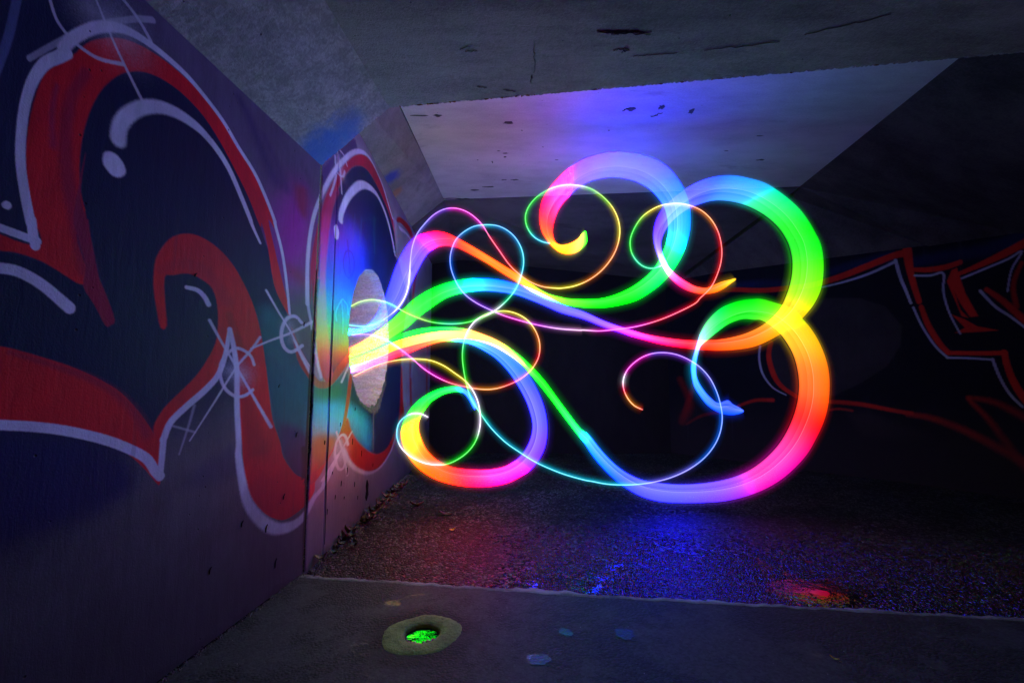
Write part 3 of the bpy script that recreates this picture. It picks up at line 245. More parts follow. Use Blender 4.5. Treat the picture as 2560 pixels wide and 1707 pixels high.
RIBBONS = {
'R1': [(-1.607,1.746,-1.604,1.673,4.28,'tc',0.6,0),
(-1.499,1.749,-1.497,1.688,4.286,'c',0.6,0),
(-1.417,1.788,-1.38,1.717,4.292,'c',0.6,0),
(-1.346,1.87,-1.263,1.784,4.298,'s',0.66,0),
(-1.281,2.004,-1.161,1.881,4.304,'bi',0.68,0),
(-1.231,2.159,-1.07,2.015,4.309,'i',0.68,0),
(-1.181,2.331,-1.004,2.181,4.314,'i',0.68,0),
(-1.129,2.463,-0.946,2.312,4.318,'iv',0.68,0),
(-1.051,2.601,-0.878,2.449,4.322,'v',0.68,0),
(-0.976,2.681,-0.819,2.523,4.325,'vm',0.68,0),
(-0.874,2.722,-0.743,2.569,4.327,'m',0.68,0),
(-0.771,2.738,-0.666,2.583,4.329,'mp',0.68,0),
(-0.668,2.721,-0.563,2.572,4.33,'p',0.6,0),
(-0.564,2.673,-0.48,2.535,4.33,'ro',0.55,0),
(-0.429,2.599,-0.371,2.477,4.329,'o',0.5,0),
(-0.253,2.493,-0.237,2.398,4.328,'oy',0.5,0),
(-0.089,2.39,-0.088,2.298,4.326,'o',0.5,0),
(0.065,2.292,0.045,2.214,4.323,'oy',0.45,0),
(0.208,2.182,0.187,2.12,4.32,'yl',0.4,0),
(0.359,2.094,0.349,2.037,4.316,'yl',0.36,0),
(0.511,2.051,0.5,1.99,4.312,'l',0.34,0),
(0.557,2.042,0.556,1.972,4.307,'l',0.33,0),
(0.723,2.032,0.744,1.951,4.301,'g',0.33,0),
(0.889,2.042,0.921,1.952,4.296,'g',0.33,0),
(1.033,2.082,1.086,1.979,4.29,'g',0.33,0),
(1.178,2.15,1.23,2.021,4.284,'g',0.33,0),
(1.312,2.245,1.363,2.098,4.277,'gt',0.33,0),
(1.413,2.351,1.498,2.204,4.271,'t',0.32,0),
(1.482,2.475,1.611,2.338,4.265,'t',0.32,0),
(1.529,2.61,1.704,2.496,4.26,'tc',0.32,0),
(1.546,2.735,1.764,2.677,4.254,'c',0.32,0),
(1.536,2.86,1.783,2.837,4.249,'c',0.32,0),
(1.503,2.968,1.773,2.997,4.245,'cs',0.32,0),
(1.442,3.059,1.731,3.129,4.24,'s',0.32,0),
(1.354,3.148,1.667,3.245,4.237,'sb',0.32,0),
(1.237,3.212,1.58,3.355,4.234,'i',0.32,0),
(1.125,3.243,1.457,3.443,4.232,'i',0.32,0),
(1.012,3.255,1.3,3.498,4.231,'i',0.32,0),
(0.9,3.244,1.143,3.526,4.23,'i',0.32,0),
(0.798,3.218,0.984,3.523,4.23,'iv',0.32,0),
(0.707,3.174,0.837,3.493,4.231,'v',0.32,0),
(0.628,3.118,0.689,3.437,4.233,'v',0.32,0),
(0.56,3.045,0.553,3.344,4.235,'m',0.33,0),
(0.51,2.989,0.451,3.245,4.238,'m',0.34,0),
(0.461,2.915,0.366,3.142,4.241,'m',0.36,0),
(0.431,2.841,0.301,3.027,4.246,'mp',0.4,0),
(0.411,2.768,0.276,2.907,4.25,'p',0.45,0),
(0.406,2.701,0.277,2.799,4.256,'ro',0.5,0),
(0.416,2.645,0.3,2.703,4.261,'o',0.55,0),
(0.431,2.613,0.341,2.636,4.267,'oy',0.55,0),
(0.453,2.592,0.386,2.575,4.273,'y',0.5,0),
(0.493,2.58,0.448,2.519,4.279,'y',0.35,0),
(0.55,2.588,0.504,2.492,4.285,'y',0.3,0),
(0.607,2.612,0.566,2.485,4.291,'y',0.3,0),
(0.665,2.652,0.635,2.502,4.297,'ye',0.3,0),
(0.712,2.712,0.704,2.555,4.303,'el',0.3,0),
(0.74,2.729,0.754,2.612,4.308,'l',0.3,0)],
'R2': [(-1.616,1.559,-1.613,1.477,4.35,'oy',0.5,0),
(-1.528,1.603,-1.512,1.502,4.349,'y',0.5,0),
(-1.428,1.66,-1.387,1.552,4.347,'y',0.55,0),
(-1.316,1.74,-1.274,1.603,4.345,'yl',0.6,0),
(-1.187,1.846,-1.161,1.674,4.342,'l',0.66,0),
(-1.066,1.959,-1.021,1.774,4.338,'lg',0.66,0),
(-0.965,2.051,-0.93,1.86,4.335,'g',0.66,0),
(-0.813,2.143,-0.799,1.957,4.33,'g',0.66,0),
(-0.66,2.204,-0.648,2.054,4.326,'gt',0.66,0),
(-0.456,2.247,-0.454,2.108,4.321,'tc',0.66,0),
(-0.251,2.251,-0.261,2.119,4.315,'c',0.66,0),
(-0.098,2.232,-0.108,2.106,4.31,'cs',0.66,0),
(0.054,2.189,0.044,2.078,4.304,'s',0.6,0),
(0.206,2.134,0.196,2.021,4.299,'si',0.55,0),
(0.357,2.058,0.336,1.961,4.293,'i',0.5,0),
(0.507,1.978,0.486,1.894,4.288,'i',0.45,0),
(0.709,1.908,0.694,1.833,4.282,'iv',0.4,0),
(0.902,1.819,0.887,1.754,4.277,'v',0.38,0),
(1.094,1.749,1.079,1.688,4.272,'vm',0.36,0),
(1.285,1.691,1.271,1.629,4.268,'m',0.36,0),
(1.477,1.652,1.462,1.579,4.264,'mp',0.35,0),
(1.669,1.628,1.653,1.548,4.26,'pr',0.34,0),
(1.835,1.621,1.818,1.531,4.257,'r',0.33,0),
(1.989,1.63,1.997,1.519,4.254,'ro',0.33,0),
(2.131,1.653,2.176,1.528,4.252,'o',0.33,0),
(2.274,1.694,2.344,1.556,4.251,'o',0.33,0),
(2.419,1.763,2.501,1.621,4.25,'oy',0.33,0),
(2.536,1.852,2.703,1.739,4.25,'y',0.33,0),
(2.623,1.953,2.841,1.846,4.251,'y',0.33,0),
(2.695,2.093,2.956,1.978,4.252,'yl',0.33,0),
(2.742,2.233,3.036,2.131,4.253,'l',0.33,0),
(2.765,2.375,3.072,2.298,4.256,'lg',0.33,0),
(2.761,2.492,3.081,2.453,4.259,'g',0.33,0),
(2.738,2.597,3.067,2.584,4.262,'g',0.33,0),
(2.689,2.703,3.026,2.696,4.266,'g',0.33,0),
(2.627,2.79,2.973,2.814,4.27,'g',0.34,0),
(2.545,2.871,2.901,2.934,4.275,'gt',0.35,0),
(2.449,2.939,2.802,3.046,4.28,'t',0.36,0),
(2.352,2.988,2.683,3.151,4.286,'tc',0.37,0),
(2.24,3.024,2.561,3.232,4.291,'c',0.38,0),
(2.115,3.043,2.411,3.283,4.297,'cs',0.38,0),
(2.014,3.039,2.26,3.315,4.302,'s',0.38,0),
(1.925,3.017,2.12,3.314,4.308,'b',0.38,0),
(1.842,2.989,1.978,3.283,4.313,'bi',0.38,0),
(1.758,2.945,1.847,3.228,4.319,'i',0.38,0),
(1.681,2.89,1.743,3.163,4.324,'i',0.38,0),
(1.616,2.829,1.644,3.087,4.329,'iv',0.38,0),
(1.556,2.753,1.545,2.994,4.333,'iv',0.38,0),
(1.516,2.662,1.471,2.875,4.337,'v',0.42,0),
(1.505,2.57,1.439,2.743,4.341,'v',0.48,0),
(1.519,2.498,1.443,2.624,4.344,'wv',0.5,0),
(1.55,2.439,1.471,2.505,4.346,'w',0.5,0),
(1.581,2.374,1.505,2.414,4.348,'w',0.5,0),
(1.625,2.325,1.566,2.296,4.349,'mw',0.45,0),
(1.681,2.276,1.64,2.211,4.35,'m',0.42,0),
(1.756,2.224,1.721,2.152,4.35,'mp',0.4,0),
(1.844,2.178,1.816,2.113,4.349,'po',0.4,0),
(1.945,2.162,1.923,2.096,4.348,'ro',0.38,0),
(2.009,2.184,2.032,2.108,4.346,'o',0.35,0),
(2.1,2.222,2.122,2.147,4.344,'oy',0.35,0),
(2.189,2.244,2.2,2.202,4.341,'y',0.35,0),
(2.244,2.26,2.251,2.241,4.337,'y',0.4,0)],
'R3': [(-1.597,1.476,-1.593,1.361,4.307,'yl',0.4,0),
(-1.496,1.505,-1.492,1.386,4.302,'l',0.4,0),
(-1.396,1.542,-1.392,1.421,4.297,'ly',0.42,1),
(-1.271,1.601,-1.267,1.467,4.292,'gy',0.45,1),
(-1.147,1.663,-1.143,1.523,4.288,'gy',0.45,1),
(-1.022,1.708,-1.018,1.56,4.284,'gy',0.45,1),
(-0.872,1.744,-0.869,1.597,4.28,'ge',0.45,1),
(-0.721,1.756,-0.719,1.628,4.277,'te',0.4,1),
(-0.571,1.752,-0.57,1.64,4.275,'te',0.36,1),
(-0.421,1.73,-0.42,1.634,4.273,'ye',0.33,0),
(-0.283,1.686,-0.295,1.606,4.271,'ye',0.33,0),
(-0.146,1.627,-0.164,1.556,4.27,'ye',0.33,0),
(-0.009,1.54,-0.028,1.478,4.27,'le',0.35,0),
(0.102,1.453,0.077,1.4,4.27,'ge',0.4,1),
(0.201,1.36,0.164,1.311,4.271,'g',0.5,0),
(0.312,1.237,0.268,1.188,4.273,'g',0.5,0),
(0.421,1.09,0.378,1.047,4.275,'g',0.5,0),
(0.543,0.925,0.499,0.883,4.277,'gt',0.5,0),
(0.651,0.786,0.614,0.732,4.28,'t',0.5,0),
(0.741,0.717,0.689,0.636,4.284,'c',0.48,0),
(0.829,0.604,0.764,0.523,4.288,'cs',0.42,0),
(0.929,0.491,0.851,0.417,4.292,'s',0.38,0),
(1.029,0.404,0.964,0.305,4.297,'sb',0.36,0),
(1.13,0.341,1.089,0.212,4.302,'bi',0.35,0),
(1.257,0.29,1.227,0.137,4.307,'i',0.34,0),
(1.41,0.265,1.391,0.09,4.313,'i',0.33,0),
(1.576,0.251,1.582,0.074,4.318,'i',0.33,0),
(1.769,0.256,1.799,0.074,4.323,'iv',0.33,0),
(1.963,0.28,2.017,0.086,4.329,'v',0.33,0),
(2.133,0.32,2.212,0.124,4.334,'vm',0.33,0),
(2.292,0.387,2.396,0.184,4.339,'m',0.33,0),
(2.428,0.476,2.57,0.273,4.344,'m',0.33,0),
(2.552,0.587,2.72,0.385,4.349,'m',0.33,0),
(2.645,0.703,2.86,0.525,4.353,'mp',0.33,0),
(2.72,0.83,2.963,0.677,4.357,'r',0.33,0),
(2.776,0.958,3.047,0.829,4.361,'r',0.33,0),
(2.812,1.087,3.102,0.984,4.363,'ro',0.33,0),
(2.828,1.217,3.131,1.152,4.366,'o',0.33,0),
(2.823,1.335,3.137,1.315,4.368,'o',0.33,0),
(2.799,1.46,3.113,1.467,4.369,'oy',0.33,0),
(2.753,1.573,3.061,1.619,4.37,'y',0.33,0),
(2.681,1.686,2.99,1.752,4.37,'y',0.33,0),
(2.593,1.772,2.904,1.86,4.37,'yl',0.33,0),
(2.489,1.833,2.789,1.96,4.368,'l',0.33,0),
(2.412,1.838,2.539,2.049,4.367,'g',0.33,0),
(2.309,1.844,2.41,2.055,4.365,'g',0.33,0),
(2.217,1.82,2.292,2.038,4.362,'g',0.34,0),
(2.138,1.783,2.186,2.005,4.359,'g',0.36,0),
(2.057,1.727,2.093,1.959,4.355,'gt',0.4,0),
(1.989,1.675,2.011,1.893,4.351,'t',0.45,0),
(1.935,1.63,1.936,1.809,4.346,'tw',0.5,0),
(1.893,1.598,1.879,1.719,4.342,'tw',0.5,0),
(1.865,1.569,1.839,1.629,4.337,'w',0.5,0),
(1.838,1.504,1.785,1.477,4.331,'c',0.5,0),
(1.813,1.399,1.758,1.386,4.326,'c',0.5,0),
(1.807,1.295,1.755,1.288,4.32,'c',0.5,0),
(1.827,1.217,1.774,1.178,4.315,'cs',0.5,0),
(1.876,1.133,1.822,1.088,4.31,'s',0.48,0),
(1.929,1.069,1.887,0.999,4.304,'sb',0.45,0),
(1.995,1.022,1.966,0.939,4.299,'b',0.4,0),
(2.084,1.048,2.052,0.906,4.294,'b',0.4,0),
(2.125,1.013,2.139,0.901,4.29,'b',0.4,0),
(2.191,0.977,2.208,0.918,4.286,'b',0.4,0),
(2.23,0.95,2.234,0.937,4.282,'b',0.4,0)],
'R4': [(-1.553,1.364,-1.544,1.303,4.219,'w',0.5,0),
(-1.477,1.389,-1.475,1.319,4.222,'wm',0.5,0),
(-1.37,1.432,-1.367,1.349,4.226,'m',0.5,0),
(-1.25,1.479,-1.247,1.398,4.231,'mp',0.5,0),
(-1.13,1.525,-1.128,1.447,4.237,'p',0.5,0),
(-1.009,1.556,-1.007,1.492,4.243,'r',0.5,0),
(-0.887,1.588,-0.886,1.544,4.25,'ro',0.5,0),
(-0.765,1.622,-0.765,1.587,4.257,'o',0.5,0),
(-0.655,1.642,-0.655,1.613,4.264,'y',0.55,0),
(-0.544,1.642,-0.556,1.611,4.271,'ts',0.6,0),
(-0.433,1.637,-0.458,1.597,4.279,'c',0.64,0),
(-0.321,1.625,-0.358,1.566,4.285,'c',0.68,0),
(-0.209,1.598,-0.259,1.514,4.292,'cs',0.68,0),
(-0.097,1.546,-0.159,1.448,4.298,'s',0.68,0),
(0.016,1.455,-0.059,1.349,4.303,'s',0.69,0),
(0.115,1.353,0.016,1.25,4.307,'sb',0.7,0),
(0.196,1.243,0.084,1.138,4.311,'bi',0.7,0),
(0.264,1.114,0.14,1.027,4.313,'i',0.7,0),
(0.313,0.984,0.176,0.923,4.315,'i',0.7,0),
(0.339,0.856,0.195,0.831,4.315,'i',0.7,0),
(0.343,0.728,0.192,0.74,4.314,'iv',0.7,0),
(0.322,0.601,0.163,0.644,4.313,'v',0.7,0),
(0.272,0.494,0.107,0.548,4.31,'v',0.7,0),
(0.192,0.393,0.034,0.479,4.306,'vm',0.7,0),
(0.088,0.322,-0.058,0.427,4.302,'m',0.7,0),
(-0.033,0.264,-0.167,0.401,4.296,'m',0.7,0),
(-0.166,0.236,-0.282,0.392,4.29,'m',0.7,0),
(-0.299,0.227,-0.391,0.397,4.284,'mp',0.7,0),
(-0.431,0.234,-0.5,0.408,4.277,'p',0.7,0),
(-0.563,0.255,-0.602,0.432,4.27,'ro',0.7,0),
(-0.683,0.289,-0.692,0.478,4.262,'o',0.7,0),
(-0.791,0.34,-0.758,0.532,4.255,'o',0.7,0),
(-0.894,0.415,-0.813,0.599,4.248,'oy',0.7,0),
(-0.972,0.505,-0.853,0.683,4.242,'y',0.7,0),
(-1.027,0.606,-0.877,0.761,4.235,'y',0.7,0),
(-1.053,0.708,-0.878,0.839,4.23,'y',0.7,0),
(-1.042,0.803,-0.859,0.899,4.225,'yl',0.7,0),
(-1.006,0.893,-0.82,0.965,4.221,'lg',0.68,0),
(-0.953,0.977,-0.773,1.025,4.218,'g',0.66,0),
(-0.882,1.049,-0.718,1.067,4.216,'gt',0.64,0),
(-0.798,1.107,-0.658,1.101,4.215,'gt',0.62,0),
(-0.701,1.152,-0.598,1.119,4.215,'gt',0.6,0),
(-0.593,1.176,-0.537,1.128,4.216,'t',0.55,0),
(-0.495,1.173,-0.483,1.119,4.218,'ts',0.5,0),
(-0.429,1.14,-0.446,1.097,4.222,'s',0.5,0),
(-0.38,1.085,-0.41,1.049,4.226,'s',0.5,0),
(-0.349,1.031,-0.386,1.001,4.231,'s',0.5,0),
(-0.335,0.976,-0.359,0.955,4.236,'s',0.5,0)],
}
TRAILS = {
'T1': [(-1.578,1.767,4.2,'c'),(-1.502,1.757,4.208,'c'),(-1.396,1.756,4.216,'c'),(-1.291,1.793,4.223,'c'),(-1.196,1.859,4.23,'i'),(-1.11,1.941,4.236,'w'),(-1.049,2.043,4.241,'w'),(-1.018,2.155,4.245,'w'),(-1.008,2.278,4.248,'w'),(-1.004,2.412,4.25,'i'),(-0.987,2.557,4.25,'i'),(-0.944,2.682,4.249,'i'),(-0.87,2.786,4.247,'i'),(-0.779,2.879,4.244,'v'),(-0.678,2.933,4.239,'v'),(-0.576,2.943,4.234,'m'),(-0.473,2.914,4.227,'m'),(-0.381,2.854,4.22,'m'),(-0.294,2.763,4.213,'m'),(-0.217,2.636,4.205,'p'),(-0.126,2.5,4.197,'p'),(-0.026,2.355,4.189,'r'),(0.073,2.256,4.182,'o'),(0.181,2.179,4.174,'o'),(0.298,2.133,4.168,'o'),(0.425,2.117,4.162,'y'),(0.485,2.117,4.157,'y'),(0.604,2.138,4.154,'y'),(0.733,2.192,4.151,'o'),(0.854,2.28,4.15,'o'),(0.953,2.396,4.15,'o'),(1.016,2.519,4.152,'o'),(1.047,2.654,4.154,'y'),(1.04,2.779,4.158,'y'),(1.0,2.894,4.163,'y'),(0.937,2.988,4.168,'l'),(0.852,3.071,4.175,'l'),(0.765,3.126,4.182,'lg'),(0.667,3.155,4.19,'w'),(0.557,3.168,4.198,'w'),(0.446,3.154,4.206,'w'),(0.346,3.117,4.214,'g'),(0.246,3.051,4.221,'g'),(0.173,2.967,4.228,'g'),(0.136,2.877,4.234,'g'),(0.139,2.787,4.24,'g'),(0.173,2.708,4.244,'t'),(0.228,2.646,4.247,'c'),(0.301,2.605,4.249,'c'),(0.379,2.587,4.25,'c')],
'T2': [(-1.571,1.953,4.231,'l'),(-1.487,1.995,4.228,'l'),(-1.377,2.017,4.224,'l'),(-1.266,2.003,4.219,'l'),(-1.165,1.967,4.214,'t'),(-1.033,1.891,4.209,'l'),(-0.892,1.83,4.203,'l'),(-0.753,1.79,4.197,'g'),(-0.585,1.775,4.191,'t'),(-0.437,1.788,4.185,'g'),(-0.31,1.827,4.179,'g'),(-0.173,1.895,4.173,'w'),(-0.055,1.993,4.167,'t'),(0.033,2.106,4.162,'t'),(0.087,2.235,4.157,'c'),(0.112,2.364,4.152,'c'),(0.097,2.484,4.148,'c'),(0.043,2.595,4.145,'s'),(-0.036,2.675,4.142,'s'),(-0.135,2.725,4.14,'s'),(-0.244,2.737,4.139,'c'),(-0.362,2.722,4.138,'s'),(-0.461,2.669,4.138,'s'),(-0.539,2.593,4.139,'i'),(-0.582,2.492,4.141,'i'),(-0.596,2.392,4.143,'b'),(-0.58,2.283,4.146,'b'),(-0.525,2.154,4.15,'b'),(-0.446,2.05,4.154,'i'),(-0.339,1.972,4.159,'v'),(-0.221,1.913,4.164,'v'),(-0.084,1.855,4.17,'m'),(0.072,1.807,4.176,'m'),(0.248,1.763,4.182,'vm'),(0.444,1.729,4.188,'vmw'),(0.64,1.715,4.194,'mw'),(0.692,1.716,4.2,'mw'),(0.846,1.709,4.206,'m'),(1.014,1.726,4.212,'m'),(1.195,1.752,4.217,'m'),(1.391,1.805,4.222,'p'),(1.575,1.877,4.226,'p'),(1.773,1.975,4.23,'r'),(1.84,2.038,4.233,'r'),(1.945,2.14,4.235,'r'),(2.014,2.267,4.237,'r'),(2.061,2.409,4.238,'r'),(2.071,2.55,4.238,'r'),(2.046,2.693,4.237,'r'),(1.987,2.816,4.236,'o'),(1.901,2.907,4.234,'o'),(1.801,2.959,4.231,'o'),(1.699,2.984,4.228,'w'),(1.596,2.985,4.224,'w'),(1.48,2.964,4.219,'y'),(1.375,2.912,4.214,'y'),(1.283,2.839,4.209,'l'),(1.209,2.733,4.203,'g'),(1.161,2.614,4.197,'g'),(1.162,2.497,4.191,'g'),(1.202,2.406,4.185,'t'),(1.266,2.341,4.179,'t'),(1.344,2.314,4.173,'t'),(1.41,2.325,4.167,'t'),(1.452,2.343,4.162,'w')],
'T3': [(-1.515,1.662,4.132,'v'),(-1.43,1.668,4.13,'v'),(-1.345,1.665,4.128,'v'),(-1.26,1.645,4.127,'w'),(-1.162,1.601,4.126,'v'),(-1.052,1.528,4.126,'v'),(-0.943,1.444,4.127,'m'),(-0.834,1.349,4.129,'m'),(-0.713,1.271,4.131,'m'),(-0.581,1.212,4.134,'p'),(-0.438,1.176,4.138,'r'),(-0.295,1.153,4.142,'o'),(-0.164,1.156,4.147,'o'),(-0.033,1.194,4.152,'r'),(0.087,1.254,4.157,'p'),(0.184,1.338,4.163,'o'),(0.251,1.453,4.169,'r'),(0.264,1.575,4.175,'o'),(0.235,1.686,4.181,'o'),(0.168,1.791,4.187,'y'),(0.077,1.86,4.193,'y'),(-0.034,1.898,4.198,'y'),(-0.145,1.899,4.204,'l'),(-0.256,1.869,4.208,'l'),(-0.354,1.807,4.213,'w'),(-0.421,1.721,4.217,'w'),(-0.464,1.604,4.22,'t'),(-0.477,1.468,4.222,'g'),(-0.461,1.322,4.224,'g'),(-0.429,1.176,4.226,'g'),(-0.386,1.055,4.226,'t'),(-0.3,0.923,4.226,'t'),(-0.202,0.792,4.225,'c'),(-0.069,0.661,4.223,'c'),(0.075,0.561,4.221,'c'),(0.218,0.474,4.218,'c'),(0.361,0.41,4.214,'c'),(0.503,0.358,4.21,'c'),(0.671,0.313,4.205,'c'),(0.744,0.301,4.2,'c'),(0.878,0.278,4.194,'c'),(1.024,0.271,4.189,'c'),(1.17,0.278,4.183,'s'),(1.316,0.3,4.177,'i'),(1.475,0.343,4.171,'i'),(1.635,0.416,4.165,'i'),(1.772,0.513,4.159,'b'),(1.872,0.629,4.153,'b'),(1.931,0.75,4.148,'b'),(1.956,0.885,4.143,'b'),(1.944,1.007,4.139,'b'),(1.911,1.13,4.135,'b'),(1.853,1.253,4.132,'i'),(1.769,1.352,4.129,'i'),(1.672,1.421,4.128,'v'),(1.561,1.471,4.126,'v'),(1.449,1.493,4.126,'v'),(1.337,1.489,4.126,'v'),(1.237,1.458,4.127,'m'),(1.149,1.402,4.129,'m'),(1.079,1.328,4.132,'m'),(1.043,1.241,4.135,'w'),(1.045,1.154,4.138,'p'),(1.082,1.068,4.143,'o'),(1.143,1.0,4.147,'o'),(1.224,0.961,4.153,'r')],
'T4': [(-1.495,1.274,4.165,'o'),(-1.411,1.32,4.178,'o'),(-1.296,1.375,4.191,'o'),(-1.178,1.412,4.201,'o'),(-1.047,1.435,4.209,'y'),(-0.913,1.44,4.213,'y'),(-0.779,1.425,4.214,'y'),(-0.655,1.376,4.21,'y'),(-0.544,1.303,4.204,'y'),(-0.445,1.23,4.194,'y'),(-0.37,1.14,4.182,'w'),(-0.32,1.033,4.169,'w'),(-0.297,0.916,4.155,'w'),(-0.299,0.8,4.142,'w'),(-0.332,0.685,4.13,'g'),(-0.395,0.593,4.122,'g'),(-0.488,0.52,4.116,'g'),(-0.592,0.474,4.114,'g'),(-0.697,0.466,4.116,'w'),(-0.815,0.485,4.121,'w'),(-0.935,0.54,4.13,'w'),(-1.022,0.614,4.141,'w'),(-1.065,0.693,4.154,'c'),(-1.074,0.774,4.168,'c'),(-1.056,0.843,4.181,'c'),(-1.006,0.895,4.193,'c'),(-0.937,0.924,4.203,'w'),(-0.866,0.921,4.21,'w'),(-0.791,0.888,4.214,'w')],
}


# ------------------------------------------------------------------ helpers
def thing(name, label, cat, loc=(0, 0, 0), group=None):
    o = bpy.data.objects.new(name, None)
    o.empty_display_size = 0.2
    COL.objects.link(o)
    o.location = loc
    o['label'] = label
    o['category'] = cat
    if group:
        o['group'] = group
    return o

def tag(o, label, cat, group=None):
    o['label'] = label
    o['category'] = cat
    if group:
        o['group'] = group
    return o

def mesh_obj(name, verts, faces, mat=None, parent=None, smooth=False, kind=None, label=None):
    m = bpy.data.meshes.new(name)
    if parent is not None:
        L = parent_origin(parent)
        verts = [(v[0] - L[0], v[1] - L[1], v[2] - L[2]) for v in verts]
    m.from_pydata([tuple(map(float, v)) for v in verts], [], [tuple(map(int, f)) for f in faces])
    m.update()
    if smooth:
        m.shade_smooth()
    o = bpy.data.objects.new(name, m)
    COL.objects.link(o)
    if mat:
        m.materials.append(mat)
    if parent is not None:
        o.parent = parent
    if kind:
        o['kind'] = kind
    if label:
        o['label'] = label
    return o

def parent_origin(p):
    L = Vector((0, 0, 0))
    while p is not None:
        L = L + p.location
        p = p.parent
    return L

def grid_mesh(name, V, Q, colors, mat, parent, attr='paint', smooth=True):
    """V (n,3) world, Q (m,4) index quads, colors (n,3)"""
    used, inv = np.unique(Q.ravel(), return_inverse=True)
    V = V[used]
    Q = inv.reshape(-1, 4)
    m = bpy.data.meshes.new(name)
    L = np.array(parent_origin(parent)) if parent is not None else np.zeros(3)
    m.vertices.add(len(V))
    m.vertices.foreach_set('co', (V - L).astype(np.float32).ravel())
    m.loops.add(Q.size)
    m.loops.foreach_set('vertex_index', Q.astype(np.int32).ravel())
    m.polygons.add(len(Q))
    m.polygons.foreach_set('loop_start', np.arange(0, Q.size, 4, dtype=np.int32))
    m.polygons.foreach_set('loop_total', np.full(len(Q), 4, dtype=np.int32))
    m.update(calc_edges=True)
    if colors is not None:
        a = m.attributes.new(attr, 'FLOAT_COLOR', 'POINT')
        c = np.ones((len(V), 4), np.float32)
        c[:, :3] = colors[used]
        a.data.foreach_set('color', c.ravel())
    if smooth:
        m.shade_smooth()
    m.validate()
    m.materials.append(mat)
    o = bpy.data.objects.new(name, m)
    COL.objects.link(o)
    if parent is not None:
        o.parent = parent
    return o

class NT:
    def __init__(self, name):
        self.m = bpy.data.materials.new(name)
        self.m.use_nodes = True
        self.t = self.m.node_tree
        self.t.nodes.clear()
        self.out = self.t.nodes.new('ShaderNodeOutputMaterial')
    def n(self, typ, **kw):
        nd = self.t.nodes.new('ShaderNode' + typ)
        ins = kw.pop('ins', {})
        for k, v in kw.items():
            setattr(nd, k, v)
        for k, v in ins.items():
            self.set(nd, k, v)
        return nd
    def set(self, nd, k, v):
        s = nd.inputs[k]
        if hasattr(v, 'is_output') or isinstance(v, bpy.types.NodeSocket):
            self.t.links.new(v, s)
        else:
            s.default_value = v
    def math(self, op, a, b=0.0, c=None, clamp=False):
        nd = self.n('Math', operation=op, use_clamp=clamp)
        self.set(nd, 0, a)
        self.set(nd, 1, b)
        if c is not None:
            self.set(nd, 2, c)
        return nd.outputs[0]
    def ramp(self, v, lo, hi, a=0.0, b=1.0):
        nd = self.n('MapRange', interpolation_type='SMOOTHSTEP')
        self.set(nd, 'Value', v)
        for k, x in (('From Min', lo), ('From Max', hi), ('To Min', a), ('To Max', b)):
            self.set(nd, k, x)
        return nd.outputs[0]
    def mix(self, f, a, b, blend='MIX'):
        nd = self.n('Mix', data_type='RGBA', blend_type=blend)
        self.set(nd, 0, f)
        self.set(nd, 6, a)
        self.set(nd, 7, b)
        return nd.outputs[2]
    def noise(self, co, scale, detail=4, rough=.55, dist=0.0):
        return self.n('TexNoise', ins={'Vector': co, 'Scale': scale, 'Detail': detail, 'Roughness': rough, 'Distortion': dist}).outputs['Fac']
    def co(self, sx=1, sy=1, sz=1):
        g = self.n('NewGeometry').outputs['Position']
        mp = self.n('Mapping')
        self.set(mp, 'Vector', g)
        mp.inputs['Scale'].default_value = (sx, sy, sz)
        return mp.outputs[0]
    def bsdf(self, color, rough, normal=None, spec=.5):
        b = self.n('BsdfPrincipled')
        self.set(b, 'Base Color', color)
        self.set(b, 'Roughness', rough)
        self.set(b, 'Specular IOR Level', spec)
        if normal is not None:
            self.set(b, 'Normal', normal)
        self.t.links.new(b.outputs[0], self.out.inputs[0])
        return b

def rgb(r, g, b):
    return (r, g, b, 1)

